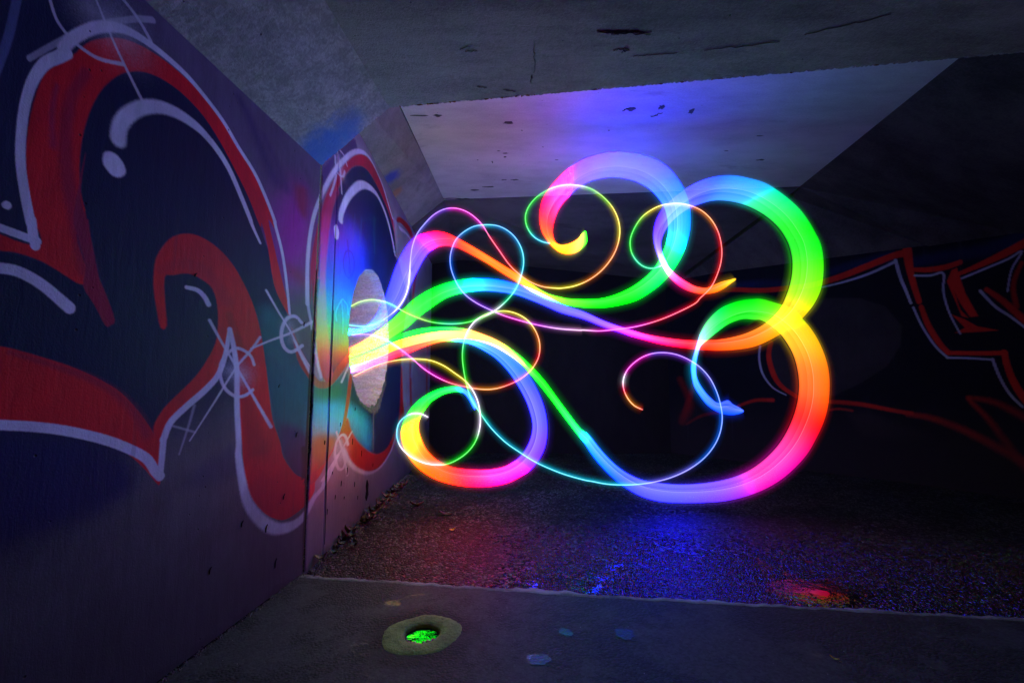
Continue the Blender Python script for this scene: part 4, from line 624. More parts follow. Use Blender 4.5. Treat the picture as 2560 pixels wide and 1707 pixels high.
def concrete(name, dark, light, grain=70, blot=1.3, streak=(1, 1, 1), bump=.35, spec=.16, mottled=0.0, rough=.75, sprays=(), contrast=(.38, .72)):
    m = NT(name)
    co = m.co()
    st = m.co(*streak)
    big = m.noise(st, blot, 5, .6, .3)
    mid = m.noise(st, blot * 6, 5, .65)
    fin = m.noise(co, grain, 3, .7)
    f = m.math('ADD', m.math('MULTIPLY', big, .55), m.math('ADD', m.math('MULTIPLY', mid, .3), m.math('MULTIPLY', fin, .25)))
    f = m.ramp(f, contrast[0], contrast[1])
    c = m.mix(f, rgb(*dark), rgb(*light))
    vor = m.n('TexVoronoi', ins={'Vector': co, 'Scale': 14.0, 'Randomness': 1.0})
    pick = m.math('GREATER_THAN', m.n('SeparateColor', ins={0: vor.outputs['Color']}).outputs[0], .78)
    pit = m.math('MULTIPLY', m.ramp(vor.outputs['Distance'], .03, .09, 1, 0), pick)
    c = m.mix(m.math('MULTIPLY', pit, .75), c, rgb(.02, .02, .022))
    stain = m.ramp(m.noise(st, blot * 2.3, 6, .7, .6), .60, .74)
    c = m.mix(m.math('MULTIPLY', stain, .55), c, rgb(dark[0] * .45, dark[1] * .45, dark[2] * .45))
    if mottled:
        mt = m.noise(co, 22, 2, .5, 1.2)
        c = m.mix(m.math('MULTIPLY', m.ramp(mt, .46, .58), mottled), c, rgb(dark[0] * .6, dark[1] * .6, dark[2] * .6))
    for (px_, py_, pz_), rad_, colr, amt in sprays:
        dv = m.n('VectorMath', operation='DISTANCE')
        m.set(dv, 0, co)
        dv.inputs[1].default_value = (px_, py_, pz_)
        dn = m.math('ADD', dv.outputs[1 if len(dv.outputs) > 1 else 0], m.math('MULTIPLY', m.math('SUBTRACT', m.noise(co, 9, 4, .6), .5), rad_ * .9))
        c = m.mix(m.ramp(dn, rad_ * .25, rad_, amt, 0), c, rgb(*colr))
    h = m.math('ADD', m.math('MULTIPLY', fin, .5), m.math('ADD', m.math('MULTIPLY', mid, .8), m.math('MULTIPLY', pit, -1.2)))
    b = m.n('Bump', ins={'Strength': bump, 'Distance': .012, 'Height': h})
    m.bsdf(c, rough, b.outputs[0], spec)
    return m.m

def plain(name, col, rough=.7, spec=.4, var=.3, scale=40):
    m = NT(name)
    f = m.noise(m.co(), scale, 4, .6)
    c = m.mix(f, rgb(*[x * (1 - var) for x in col]), rgb(*[min(1, x * (1 + var)) for x in col]))
    b = m.n('Bump', ins={'Strength': .3, 'Distance': .004, 'Height': f})
    m.bsdf(c, rough, b.outputs[0], spec)
    return m.m

def painted_wall(name, gloss=.52, spec=.14):
    """graffiti: the colour is the printed 'paint' attribute, with wear, pits and roller relief on top"""
    m = NT(name)
    at = m.n('Attribute', attribute_name='paint').outputs['Color']
    co = m.co()
    big = m.noise(co, 2.2, 5, .6, .4)
    brush = m.noise(m.co(26, 26, 5), 1.0, 5, .7, .3)
    fin = m.noise(co, 160, 2, .6)
    v = m.math('ADD', m.ramp(big, .3, .7, .78, 1.12), m.math('ADD', m.math('MULTIPLY', m.math('SUBTRACT', brush, .5), .5), m.math('MULTIPLY', m.math('SUBTRACT', fin, .5), .28)))
    c = m.mix(1.0, at, m.n('CombineColor', ins={0: v, 1: v, 2: v}).outputs[0], 'MULTIPLY')
    vor = m.n('TexVoronoi', ins={'Vector': co, 'Scale': 17.0})
    pick = m.math('GREATER_THAN', m.n('SeparateColor', ins={0: vor.outputs['Color']}).outputs[0], .80)
    pit = m.math('MULTIPLY', m.ramp(vor.outputs['Distance'], .04, .10, 1, 0), pick)
    c = m.mix(m.math('MULTIPLY', pit, .85), c, rgb(.012, .012, .014))
    # grime at the floor, light fall-off painted as darkening above it, and run-off streaks
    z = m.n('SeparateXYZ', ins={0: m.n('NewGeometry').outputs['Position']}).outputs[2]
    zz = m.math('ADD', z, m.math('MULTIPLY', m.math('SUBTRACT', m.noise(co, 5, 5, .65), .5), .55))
    dirt_falloff = m.math('MAXIMUM', m.ramp(zz, .0, .26, .8, 0), m.ramp(zz, .1, 1.2, .72, 0))
    c = m.mix(dirt_falloff, c, rgb(.022, .018, .018))
    run = m.ramp(m.noise(m.co(16, 16, .9), 1.0, 4, .6), .60, .78, 0, .35)
    c = m.mix(run, c, rgb(.03, .03, .04))
    h = m.math('ADD', m.math('MULTIPLY', brush, .8), m.math('ADD', m.math('MULTIPLY', fin, .3), m.math('MULTIPLY', pit, -1.6)))
    b = m.n('Bump', ins={'Strength': .45, 'Distance': .006, 'Height': h})
    ro = m.math('ADD', gloss, m.math('MULTIPLY', big, .28))
    m.bsdf(c, ro, b.outputs[0], spec)
    return m.m

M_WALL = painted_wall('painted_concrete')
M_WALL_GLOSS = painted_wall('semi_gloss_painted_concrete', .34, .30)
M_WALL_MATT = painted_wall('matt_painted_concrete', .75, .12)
M_HAUNCH1 = concrete('haunch_concrete', (.14, .14, .152), (.37, .365, .385), grain=60, blot=1.0, mottled=.3, bump=.6, sprays=[((-1.28, 2.88, 2.78), .34, (.02, .10, .42), .85), ((-1.12, 2.80, 2.92), .20, (.03, .12, .45), .6)])
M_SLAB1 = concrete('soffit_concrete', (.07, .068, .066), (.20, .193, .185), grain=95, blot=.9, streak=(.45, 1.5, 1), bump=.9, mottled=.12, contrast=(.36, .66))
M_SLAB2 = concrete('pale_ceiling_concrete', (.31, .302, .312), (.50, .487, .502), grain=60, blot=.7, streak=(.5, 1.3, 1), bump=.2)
M_SLAB3 = concrete('dark_ceiling_concrete', (.045, .042, .041), (.10, .095, .093), grain=60, blot=.8, streak=(.5, 1.3, 1), bump=.3)  # darker concrete past the ceiling joint
M_HAUNCH2 = concrete('dull_haunch_concrete', (.14, .136, .13), (.28, .27, .255), grain=60, blot=1.2, bump=.5, sprays=[((-1.33, 4.65, 3.48), .16, (.02, .05, .35), .8), ((-1.37, 5.0, 3.45), .12, (.35, .12, .03), .6)])
M_DARKCON = concrete('dark_concrete', (.035, .033, .033), (.11, .105, .10), grain=50, blot=.8, streak=(.6, 1.4, 1), bump=.4)  # dark concrete of the side walls
M_ENDWALL = concrete('near_black_concrete', (.003, .003, .004), (.010, .009, .010), grain=50, blot=.8, streak=(1.4, 1.4, .6), bump=.4)  # near-black concrete of the end wall
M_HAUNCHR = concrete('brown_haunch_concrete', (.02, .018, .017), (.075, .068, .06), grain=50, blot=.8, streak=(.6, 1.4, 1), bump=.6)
M_RAW = concrete('raw_concrete', (.26, .235, .23), (.45, .42, .42), grain=50, blot=2, bump=.5)
M_BLACK = plain('dark_joint', (.006, .006, .006), .9, .1)
M_RUST = plain('rusty_edge', (.17, .085, .035), .85, .2, .6, 30)
M_STAIN = plain('dark_stain', (.07, .068, .07), .9, .1, .5, 60)

# ------------------------------------------------------------------ graffiti rasteriser (wall metres: s along, z up)
def catmull(P, n, closed=False):
    P = np.asarray(P, float)
    k = len(P)
    out = []
    rngi = range(k if closed else k - 1)
    for i in rngi:
        if closed:
            p0, p1, p2, p3 = P[(i - 1) % k], P[i], P[(i + 1) % k], P[(i + 2) % k]
        else:
            p0, p1, p2, p3 = P[max(i - 1, 0)], P[i], P[i + 1], P[min(i + 2, k - 1)]
        for j in range(n):
            t = j / n
            out.append(.5 * ((2 * p1) + (p2 - p0) * t + (2 * p0 - 5 * p1 + 4 * p2 - p3) * t * t + (3 * p1 - p0 - 3 * p2 + p3) * t ** 3))
    if not closed:
        out.append(P[-1])
    return np.array(out)

def seg_update(D, S, Z, a, b, sa, sb, reach):
    """distance in units of the local brush scale; a, b = (s, z), sa, sb = (scale_s, scale_z, radius)"""
    ms, mz = max(sa[0], sb[0]) * reach, max(sa[1], sb[1]) * reach
    i0, i1 = np.searchsorted(S, min(a[0], b[0]) - ms), np.searchsorted(S, max(a[0], b[0]) + ms)
    j0, j1 = np.searchsorted(Z, min(a[1], b[1]) - mz), np.searchsorted(Z, max(a[1], b[1]) + mz)
    if i1 <= i0 or j1 <= j0:
        return
    sc = (.5 * (sa[0] + sb[0]), .5 * (sa[1] + sb[1]))
    X = (S[i0:i1, None] - a[0]) / sc[0]
    Y = (Z[None, j0:j1] - a[1]) / sc[1]
    dx, dy = (b[0] - a[0]) / sc[0], (b[1] - a[1]) / sc[1]
    L = dx * dx + dy * dy + 1e-12
    t = np.clip((X * dx + Y * dy) / L, 0, 1)
    d = np.sqrt((X - t * dx) ** 2 + (Y - t * dy) ** 2)
    D[i0:i1, j0:j1] = np.minimum(D[i0:i1, j0:j1], d)

SOFT_WORDS = ('fade', 'shade', 'streak', 'glow', 'patch', 'drip', 'smudge')

def rasterise(els, S, Z, base, sharp_poly=False):
    C = np.empty((len(S), len(Z), 3), np.float32)
    C[:] = base
    ID = np.full((len(S), len(Z)), -1, np.int16)
    wob = rng.normal(0, 1, (len(S), len(Z))).astype(np.float32)
    for k, (name, kind, col, soft, alpha, flat) in enumerate(els):
        D = np.full((len(S), len(Z)), 60.0, np.float32)
        if kind == 0:
            P = np.array(flat).reshape(-1, 2)
            if not sharp_poly:
                P = catmull(P, 3, True)
            Pn = np.roll(P, -1, 0)
            inside = np.zeros((len(S), len(Z)), bool)
            for a, b in zip(P, Pn):
                if a[0] == b[0]:
                    continue
                lo, hi = (a, b) if a[0] < b[0] else (b, a)
                i0, i1 = np.searchsorted(S, lo[0]), np.searchsorted(S, hi[0])
                if i1 > i0:
                    zc = lo[1] + (S[i0:i1] - lo[0]) / (hi[0] - lo[0]) * (hi[1] - lo[1])
                    inside[i0:i1] ^= Z[None, :] > zc[:, None]
                seg_update(D, S, Z, a, b, soft, soft, 1.3)
            for a, b in zip(P, Pn):
                if a[0] == b[0]:
                    seg_update(D, S, Z, a, b, soft, soft, 1.3)
            sd = np.where(inside, D, -D) + .12 * wob
            cov = np.clip(.5 + .5 * sd, 0, 1)
        else:
            P = catmull(np.array(flat).reshape(-1, 4), 5)
            fr = soft[1] / max(1e-6, P[:, 3].mean())
            for a, b in zip(P[:-1], P[1:]):
                seg_update(D, S, Z, a[:2], b[:2], np.maximum(a[2:], 1e-4), np.maximum(b[2:], 1e-4), 1.2 + fr)
            cov = np.clip(.5 + (1.0 - D) / max(fr, .05) * .5 + .06 * wob, 0, 1)
            if 'glow' in name:
                cov = cov ** 1.6
        cov = cov * cov * (3 - 2 * cov)
        a = (cov * alpha)[..., None]
        C = C * (1 - a) + np.array(col, np.float32) * a
        if not any(w in name for w in SOFT_WORDS):
            ID[cov * alpha > .45] = k
    return C, ID

def components(mask):
    """4-connected pieces of a face mask"""
    todo = set(zip(*map(lambda q: q.tolist(), np.nonzero(mask))))
    out = []
    while todo:
        st = [todo.pop()]
        got = []
        while st:
            i, j = st.pop()
            got.append((i, j))
            for q in ((i + 1, j), (i - 1, j), (i, j + 1), (i, j - 1)):
                if q in todo:
                    todo.remove(q)
                    st.append(q)
        a = np.array(got)
        out.append((a[:, 0], a[:, 1]))
    return out

def mural(els, S, Z, P3, base, root_part, mat, keep=None, min_faces=40, sharp=False, basefn=None):
    """painted sheet: the faces of every painted element become their own mesh, all sharing the one wall surface"""
    C, ID = rasterise(els, S, Z, base, sharp)
    if basefn is not None:
        C = basefn(C)
    n, m = len(S), len(Z)
    V = P3.reshape(-1, 3)
    I = np.arange(n * m).reshape(n, m)
    Q = np.stack([I[:-1, :-1], I[1:, :-1], I[1:, 1:], I[:-1, 1:]], -1)
    fid = ID[:-1, :-1].copy()
    if keep is None:
        keep = np.ones(fid.shape, bool)
    cols = C.reshape(-1, 3)
    for k in np.unique(fid[keep]):
        if k >= 0 and (keep & (fid == k)).sum() < min_faces:
            fid[fid == k] = -1
    made = []
    for k in np.unique(fid[keep]):
        if k < 0:
            continue
        for comp in components(keep & (fid == k)):
            if len(comp[0]) < 25:
                fid[comp] = -1
            else:
                made.append(grid_mesh(els[k][0], V, Q[comp], cols, mat, root_part))
    return V, Q[keep & (fid < 0)], cols

J = np.array([-1.334, 2.951])
dA = np.array([-.0954, -.9954])
dA /= np.linalg.norm(dA)
dB = np.array([math.sin(math.radians(-1.72)), math.cos(math.radians(-1.72))])
nA = np.array([-dA[1], dA[0]])
nA = nA if nA[0] > 0 else -nA
nB = np.array([dB[1], -dB[0]])

# ------------------------------------------------------------------ near tunnel section
near = thing('tunnel_section', 'near concrete tunnel section with low dark ceiling and big red graffiti on its left wall', 'tunnel', (-1.45, 0, 0))

def jag(z, amp, seed):
    r = np.random.default_rng(seed)
    k = np.interp(z, np.linspace(0, 3.5, 70), r.normal(0, 1, 70)) * .6 + np.interp(z, np.linspace(0, 3.5, 400), r.normal(0, 1, 400)) * .5
    return np.abs(k) * amp

TOP1, CEIL1, TOP2, CEIL2 = 2.72, 3.10, 3.42, 3.80
# fine sheet of the wall in view, s measured from the joint towards the viewer
S = np.concatenate([[.006], np.cumsum(np.interp(np.linspace(0, 1, 480), [0, 1], [.0056, .0021])) + .006])
S = S[S < 2.05]
Z = np.linspace(-.02, TOP1, 1150)
Smat = np.repeat(S[:, None], len(Z), 1)
j = jag(Z, .013, 3)
low = np.exp(-((Z - 1.15) / .55) ** 2) * 1.0 + .3
Smat[0] += j * low
Smat[1] = np.maximum(Smat[1], Smat[0] + .002)
P3 = np.empty((len(S), len(Z), 3))
P3[..., 0] = J[0] + dA[0] * Smat
P3[..., 1] = J[1] + dA[1] * Smat
P3[..., 2] = Z
# chipped arris beside the joint
for r_, dpt in ((0, .012), (1, .004)):
    P3[r_, :, :2] -= nA * (dpt * low * (.5 + np.random.default_rng(5 + r_).random(len(Z))))[:, None]
w_root = mesh_obj('wall', [(J[0] + dA[0] * 1, J[1] + dA[1] * 1, 0)], [], M_WALL, near)
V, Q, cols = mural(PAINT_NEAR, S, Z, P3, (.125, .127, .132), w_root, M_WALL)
# rest of the wall: behind the viewer, top, end and back
def add_box_faces(V, Q, cols, quads, col):
    V, Q, cols = list(V), list(Q), list(cols)
    for q in quads:
        b = len(V)
        V += [np.array(p, float) for p in q]
        cols += [np.array(col)] * 4
        Q.append(np.array([b, b + 1, b + 2, b + 3]))
    return np.array(V), np.array(Q), np.array(cols)
def wp(s, z, d=0.0, far=False):
    dd, nn = (dB, nB) if far else (dA, nA)
    p = J + dd * s - nn * d
    return (p[0], p[1], z)
sN = float(S[-1])
quads = [(wp(sN, -.02), wp(9, -.02), wp(9, TOP1), wp(sN, TOP1)),
         (wp(.006, TOP1), wp(.006, TOP1, .4), wp(9, TOP1, .4), wp(9, TOP1)),
         (wp(.010, -.02, .012), wp(.010, TOP1, .012), wp(.010, TOP1, .4), wp(.010, -.02, .4)),
         (wp(.006, -.02, .4), wp(9, -.02, .4), wp(9, TOP1, .4), wp(.006, TOP1, .4)),
         (wp(9, -.02), wp(9, -.02, .4), wp(9, TOP1, .4), wp(9, TOP1))]
V, Q, cols = add_box_faces(V, Q, cols, quads, (.02, .02, .05))
tmp = grid_mesh('wall_sheet', V, Q, cols, M_WALL, near)
old = w_root.data
w_root.data = tmp.data
bpy.data.objects.remove(tmp)
bpy.data.meshes.remove(old)
w_root.data.name = 'wall'

# haunch (sloping corner) and soffit slab, both ending at the downstand lip above the joint
def lip_y(x):
    return 2.87 - .1340 * (x + .773) - (.03 if x < -.86 else 0)
def crease1(y):
    return -.85 + .0958 * (y - 2.88)
def soffit(name, xs, ys_fn, zfn, mat, parent, thick, rough=.004, seed=1):
    """sheet with a ragged far edge: xs columns, ys_fn(x) -> far edge y, near edge y=-6, zfn(x,y)"""
    r = np.random.default_rng(seed)
    V, F = [], []
    n = len(xs)
    rows = 6
    for i, x in enumerate(xs):
        ye = ys_fn(x) + abs(r.normal(0, rough)) * -1
        for k in range(rows):
            y = ye - (0, .02, .2, .8, 2.5, 8.9)[k]
            dz = (abs(r.normal(0, rough * .9)) if k == 0 else 0)
            V.append((x, y, zfn(x, y) + dz))
        V.append((x, ye, zfn(x, ye) + thick))
    for i in range(n - 1):
        a, b = i * (rows + 1), (i + 1) * (rows + 1)
        for k in range(rows - 1):
            F.append((a + k, a + k + 1, b + k + 1, b + k))
        F.append((a, b, b + rows, a + rows))
    return mesh_obj(name, V, F, mat, parent)
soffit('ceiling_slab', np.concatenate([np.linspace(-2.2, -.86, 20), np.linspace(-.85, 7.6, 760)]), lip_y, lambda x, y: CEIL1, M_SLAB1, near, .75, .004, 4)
# haunch: between wall top line and crease line
Vh, Fh = [], []
r = np.random.default_rng(9)
nn_ = 60
for i in range(nn_):
    t = i / (nn_ - 1)
    # end edge: wall top at the joint to crease at the lip, rounded into the slab
    for k, s in enumerate((0, .03, .3, 1, 3, 9)):
        a = np.array([J[0], J[1], TOP1]) + np.array([dA[0], dA[1], 0]) * s
        cx = -.85 + .0958 * (-s)
        b = np.array([cx, 2.88 - s, CEIL1])
        p = a + (b - a) * t
        p[2] += -.0 + .018 * math.sin(math.pi * t) * 0
        if k == 0:
            p[:2] -= np.abs(r.normal(0, .004, 2)) * np.array([0, 1])
            p[2] += abs(r.normal(0, .003))
        Vh.append(p)
    e = Vh[-6].copy()
    e[2] = CEIL1 + .75
    Vh.append(e)
for i in range(nn_ - 1):
    a, b = i * 7, (i + 1) * 7
    for k in range(5):
        Fh.append((a + k, a + k + 1, b + k + 1, b + k))
    Fh.append((a, b, b + 6, a + 6))
mesh_obj('haunch', Vh, Fh, M_HAUNCH1, near)
# rusty, spalled fringe along the lip
for q in range(38):
    x = random.choice([-.45, 0, .3, .9, 1.4, 2.0, 2.5]) + random.gauss(0, .25)
    if x < -.8 or x > 3.4:
        continue
    w, d = .006 + .022 * r.random() ** 2, .004 + .008 * r.random()
    y = lip_y(x) - .007
    pts_ = []
    k = 9
    for a in range(k):
        an = 2 * math.pi * a / k
        pts_.append((x + w * math.cos(an) * (.5 + .8 * r.random()), y - .005 + d * math.sin(an) * (.5 + .8 * r.random()), CEIL1 - .0015))
    pts_.append((x, y - .004, CEIL1 - .004 - .004 * r.random()))
    mesh_obj('rust_flake', pts_, [(a, (a + 1) % k, k) for a in range(k)], random.choice([M_RUST, M_RUST, M_RAW]), near)
# right side of the near section, out of the picture
mesh_obj('side_wall', [(7.6, 1.9, -.05), (7.6, -6, -.05), (7.6, -6, 3.1), (7.6, 1.9, 3.1), (8.0, 1.9, -.05), (8.0, -6, -.05), (8.0, -6, 3.1), (8.0, 1.9, 3.1)],
         [(0, 1, 2, 3), (4, 7, 6, 5), (0, 3, 7, 4), (1, 5, 6, 2), (3, 2, 6, 7)], M_DARKCON, near)
# dark marks and cracks on the near soffit
def sliver(parent, pts_, w, z, mat, name='crack'):
    V, F = [], []
    n = len(pts_)
    for i, (x, y) in enumerate(pts_):
        a = pts_[max(i - 1, 0)]
        b = pts_[min(i + 1, n - 1)]
        d = np.array([b[0] - a[0], b[1] - a[1]])
        d = d / (np.linalg.norm(d) + 1e-9)
        ww = w * (math.sin(math.pi * (i + .35) / (n - .3)) ** .7) * (.6 + .8 * random.random())
        V += [(x - d[1] * ww, y + d[0] * ww, z), (x + d[1] * ww, y - d[0] * ww, z), (x, y, z - .004)]
    for i in range(n - 1):
        a, b = 3 * i, 3 * i + 3
        F += [(a, b, b + 2, a + 2), (a + 2, b + 2, b + 1, a + 1)]
    return mesh_obj(name, V, F, mat, parent)
def wander(x0, y0, x1, y1, n=9, amp=.01):
    return [(x0 + (x1 - x0) * i / (n - 1) + random.gauss(0, amp), y0 + (y1 - y0) * i / (n - 1) + random.gauss(0, amp)) for i in range(n)]
ZS = CEIL1 - .002
for x0, y0, x1, y1, w in [(.46, 2.20, .75, 2.215, .008), (.50, 2.215, .68, 2.205, .009), (.58, 2.34, .66, 2.33, .005), (.12, 2.28, .135, 2.52, .004), (.12, 2.54, .118, 2.62, .003),
                          (1.1, 2.34, 1.5, 2.28, .0018), (.7, 2.39, .95, 2.36, .0015), (-.30, 2.34, -.24, 2.31, .002), (-.27, 2.35, -.20, 2.35, .002), (-.22, 2.65, -.16, 2.66, .002),
                          (-.05, 2.68, .02, 2.70, .0015), (-.16, 2.0, -.02, 1.96, .002), (1.05, 1.98, 1.2, 1.97, .006), (1.6, 2.23, 1.95, 2.1, .003)]:
    for q in range(2 if w > .004 else 1):
        sliver(near, wander(x0 + q * .05 * random.random(), y0 + q * .014, x1, y1 + q * .01, 16, .004), w * .5, ZS, M_STAIN)
# ------------------------------------------------------------------ far tunnel section
far = thing('tunnel_section', 'taller pale tunnel section beyond the ceiling lip, its left wall pierced by a round hole', 'tunnel', (-1.45, 5.2, 0))
HY, HZ, HR = 4.285, 1.65, .655
HS = (HY - J[1]) / dB[1]
S2 = np.concatenate([np.linspace(.008, .7, 60), np.linspace(.714, 2.1, 130)[0:], np.linspace(2.14, 5.06, 66)])
Z2 = np.linspace(-.06, TOP2, 520)
Smat = np.repeat(S2[:, None], len(Z2), 1).copy()
Zmat = np.repeat(Z2[None, :], len(S2), 0).copy()
j = jag(Z2, .012, 11)
low2 = np.exp(-((Z2 - .95) / .5) ** 2) + .25
Smat[0] += j * low2
Smat[1] = np.maximum(Smat[1], Smat[0] + .002)
# the round opening: drop the faces inside, pull the ring of vertices onto a slightly chipped circle
ds, dz = Smat - HS, Zmat - HZ
rad = np.hypot(ds, dz)
ang = np.arctan2(dz, ds)
rr = np.random.default_rng(21)
chip = np.interp(np.linspace(-np.pi, np.pi, 721), np.linspace(-np.pi, np.pi, 181), np.abs(rr.normal(0, .009, 181)))
chip *= 1 + 2.2 * np.exp(-((np.linspace(-np.pi, np.pi, 721) + .9) / .7) ** 2)
def hole_r(a):
    return HR + np.interp(a, np.linspace(-np.pi, np.pi, 721), chip)
HRr = hole_r(ang)
inside = rad < HRr
fin_ = inside[:-1, :-1] & inside[1:, :-1] & inside[1:, 1:] & inside[:-1, 1:]
part_in = inside.copy()
# vertices just inside that belong to a kept face go onto the circle
keep = ~fin_
touch = np.zeros_like(inside)
for a_ in (0, 1):
    for b_ in (0, 1):
        touch[a_:len(S2) - 1 + a_, b_:len(Z2) - 1 + b_] |= keep
mv = touch & inside
sc_ = HRr / np.maximum(rad, 1e-6)
Smat[mv] = (HS + ds * sc_)[mv]
Zmat[mv] = (HZ + dz * sc_)[mv]
P3 = np.empty(Smat.shape + (3,))
P3[..., 0] = J[0] + dB[0] * Smat
P3[..., 1] = J[1] + dB[1] * Smat
P3[..., 2] = Zmat
for r_, dpt in ((0, .014), (1, .004)):
    P3[r_, :, :2] -= nB * (dpt * low2 * (.5 + rr.random(len(Z2))))[:, None]
# form-board groove in the wall a little behind the joint (dark line in the photograph)
gs = .30
gi = np.argmin(np.abs(S2 - gs))
P3[gi, :, :2] -= nB * .012
w2 = mesh_obj('wall', [(0, 5, 0)], [], M_WALL_GLOSS, far)
# bare, rubbed ring of concrete round the opening
ring_w = .018 + .085 * np.exp(-((ang + 1.0) / .75) ** 2) * (.6 + .8 * np.interp(ang, np.linspace(-np.pi, np.pi, 91), rr.random(91)))
ringmask = np.clip((HRr + ring_w - rad) / .02, 0, 1)
def ring_paint(C):
    nz = rr.random(C.shape[:2])
    m = (ringmask * (nz > .25))[..., None]
    C = C * (1 - m) + np.array((.17, .15, .13)) * m
    # raw pale concrete beyond the murals and near the floor
    return C
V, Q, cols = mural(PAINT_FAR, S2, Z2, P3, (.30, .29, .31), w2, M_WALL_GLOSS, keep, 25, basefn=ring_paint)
quads = [(wp(.008, TOP2, 0, True), wp(.008, TOP2, .5, True), wp(5.06, TOP2, .5, True), wp(5.06, TOP2, 0, True)),
         (wp(.012, -.06, .014, True), wp(.012, -.06, .5, True), wp(.012, TOP2, .5, True), wp(.012, TOP2, .014, True)),
         (wp(5.06, -.06, 0, True), wp(5.06, TOP2, 0, True), wp(5.06, TOP2, .5, True), wp(5.06, -.06, .5, True))]
V, Q, cols = add_box_faces(V, Q, cols, quads, (.05, .05, .06))
tmp = grid_mesh('wall_sheet', V, Q, cols, M_WALL_GLOSS, far)
old = w2.data
w2.data = tmp.data
bpy.data.objects.remove(tmp)
bpy.data.meshes.remove(old)
w2.data.name = 'wall'
# barrel of the hole: ridged raw concrete, the pink of the ribbon light tinted into its colour
m_b = NT('hole_lining')
co = m_b.co()
wv = m_b.noise(m_b.co(3, 34, 4), 1.0, 4, .6, .2)
fi = m_b.noise(co, 55, 4, .7)
cc = m_b.mix(m_b.ramp(m_b.math('ADD', m_b.math('MULTIPLY', wv, .35), m_b.math('MULTIPLY', fi, .65)), .30, .70), rgb(.22, .125, .17), rgb(.42, .255, .35))
m_b.bsdf(cc, .8, m_b.n('Bump', ins={'Strength': .7, 'Distance': .010, 'Height': m_b.math('ADD', wv, m_b.math('MULTIPLY', fi, .4))}).outputs[0], .3)
Vb, Fb = [], []
NA, ND = 180, 8
for i in range(NA):
    a = -math.pi + 2 * math.pi * i / NA
    R_ = float(hole_r(a))
    for k in range(ND):
        d = .62 * k / (ND - 1)
        r_ = R_ if k == 0 else HR - .004 + .008 * math.sin(a * 23 + k) + (.01 if k == 1 else 0) * 0
        p = J + dB * (HS + r_ * math.cos(a)) - nB * d
        Vb.append((p[0], p[1], HZ + r_ * math.sin(a)))
for i in range(NA):
    a, b = i * ND, ((i + 1) % NA) * ND
    for k in range(ND - 1):
        Fb.append((a + k, b + k, b + k + 1, a + k + 1))
pc = J + dB * HS - nB * .62
Vb.append((pc[0], pc[1], HZ))
for i in range(NA):
    Fb.append((i * ND + ND - 1, ((i + 1) % NA) * ND + ND - 1, len(Vb) - 1))
mesh_obj('hole_lining', Vb, Fb, m_b.m, far, smooth=False)

# haunch, ceiling panels, right haunch and walls
L0, L1, L2 = (-1.12, 2.6), (-.965, 6.02), (-1.0, 7.95)
def quadstrip(name, rows, mat, parent, thick=None):
    """rows of points; a sheet with an upper skin so that it has thickness"""
    V, F = [], []
    n = len(rows[0])
    for rw in rows:
        V += rw
    m_ = len(rows)
    for a in range(m_ - 1):
        for b in range(n - 1):
            F.append((a * n + b, a * n + b + 1, (a + 1) * n + b + 1, (a + 1) * n + b))
    if thick:
        base = len(V)
        V += [tuple(np.array(p) + np.array(thick)) for p in V[:base]]
        F += [tuple(base + q for q in reversed(f)) for f in F[:]]
        rim = [a * n for a in range(m_)] + [(m_ - 1) * n + b for b in range(1, n)] + [a * n + n - 1 for a in range(m_ - 2, -1, -1)] + [b for b in range(n - 2, 0, -1)]
        for u, v in zip(rim, rim[1:] + rim[:1]):
            F.append((u, v, base + v, base + u))
    return mesh_obj(name, V, F, mat, parent)
def bw(y, z):
    s = (y - J[1]) / dB[1]
    return (J[0] + dB[0] * s, y, z)
quadstrip('haunch', [[bw(2.7, TOP2 + .002), bw(6.06, TOP2 + .002)], [(-1.115, 2.7, CEIL2), (-.963, 6.03, CEIL2)]], M_HAUNCH2, far, (-.1, 0, .25))
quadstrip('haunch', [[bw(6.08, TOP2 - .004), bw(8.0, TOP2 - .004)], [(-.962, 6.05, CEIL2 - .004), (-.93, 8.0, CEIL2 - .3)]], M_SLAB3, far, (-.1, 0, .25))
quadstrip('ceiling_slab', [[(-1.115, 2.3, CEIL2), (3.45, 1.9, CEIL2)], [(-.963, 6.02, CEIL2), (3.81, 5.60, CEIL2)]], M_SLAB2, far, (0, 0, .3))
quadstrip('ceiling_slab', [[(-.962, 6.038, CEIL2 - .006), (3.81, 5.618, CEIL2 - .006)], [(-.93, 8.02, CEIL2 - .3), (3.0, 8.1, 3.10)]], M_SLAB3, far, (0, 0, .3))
quadstrip('ceiling_joint', [[(-.963, 6.005, CEIL2 + .02), (3.81, 5.585, CEIL2 + .02)], [(-.963, 6.05, CEIL2 + .02), (3.81, 5.63, CEIL2 + .02)]], M_BLACK, far)
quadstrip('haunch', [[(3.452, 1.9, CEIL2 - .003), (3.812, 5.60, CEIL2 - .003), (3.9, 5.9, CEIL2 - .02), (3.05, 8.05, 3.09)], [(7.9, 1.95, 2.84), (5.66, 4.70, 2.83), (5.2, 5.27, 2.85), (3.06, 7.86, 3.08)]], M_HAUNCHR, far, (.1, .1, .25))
R0 = np.array([7.2, 2.78])
dR = np.array([-2.532, 3.079])
dR /= np.linalg.norm(dR)
nR = np.array([-dR[1], -dR[0] * -1])
nR = np.array([-dR[1], dR[0]])
S3 = np.linspace(.0, 6.9, 720)
Z3 = np.linspace(-.1, 3.08, 400)
P3 = np.empty((len(S3), len(Z3), 3))
P3[..., 0] = R0[0] + dR[0] * S3[:, None]
P3[..., 1] = R0[1] + dR[1] * S3[:, None]
P3[..., 2] = Z3
w3 = mesh_obj('wall', [(4, 6, 0)], [], M_WALL_MATT, far)
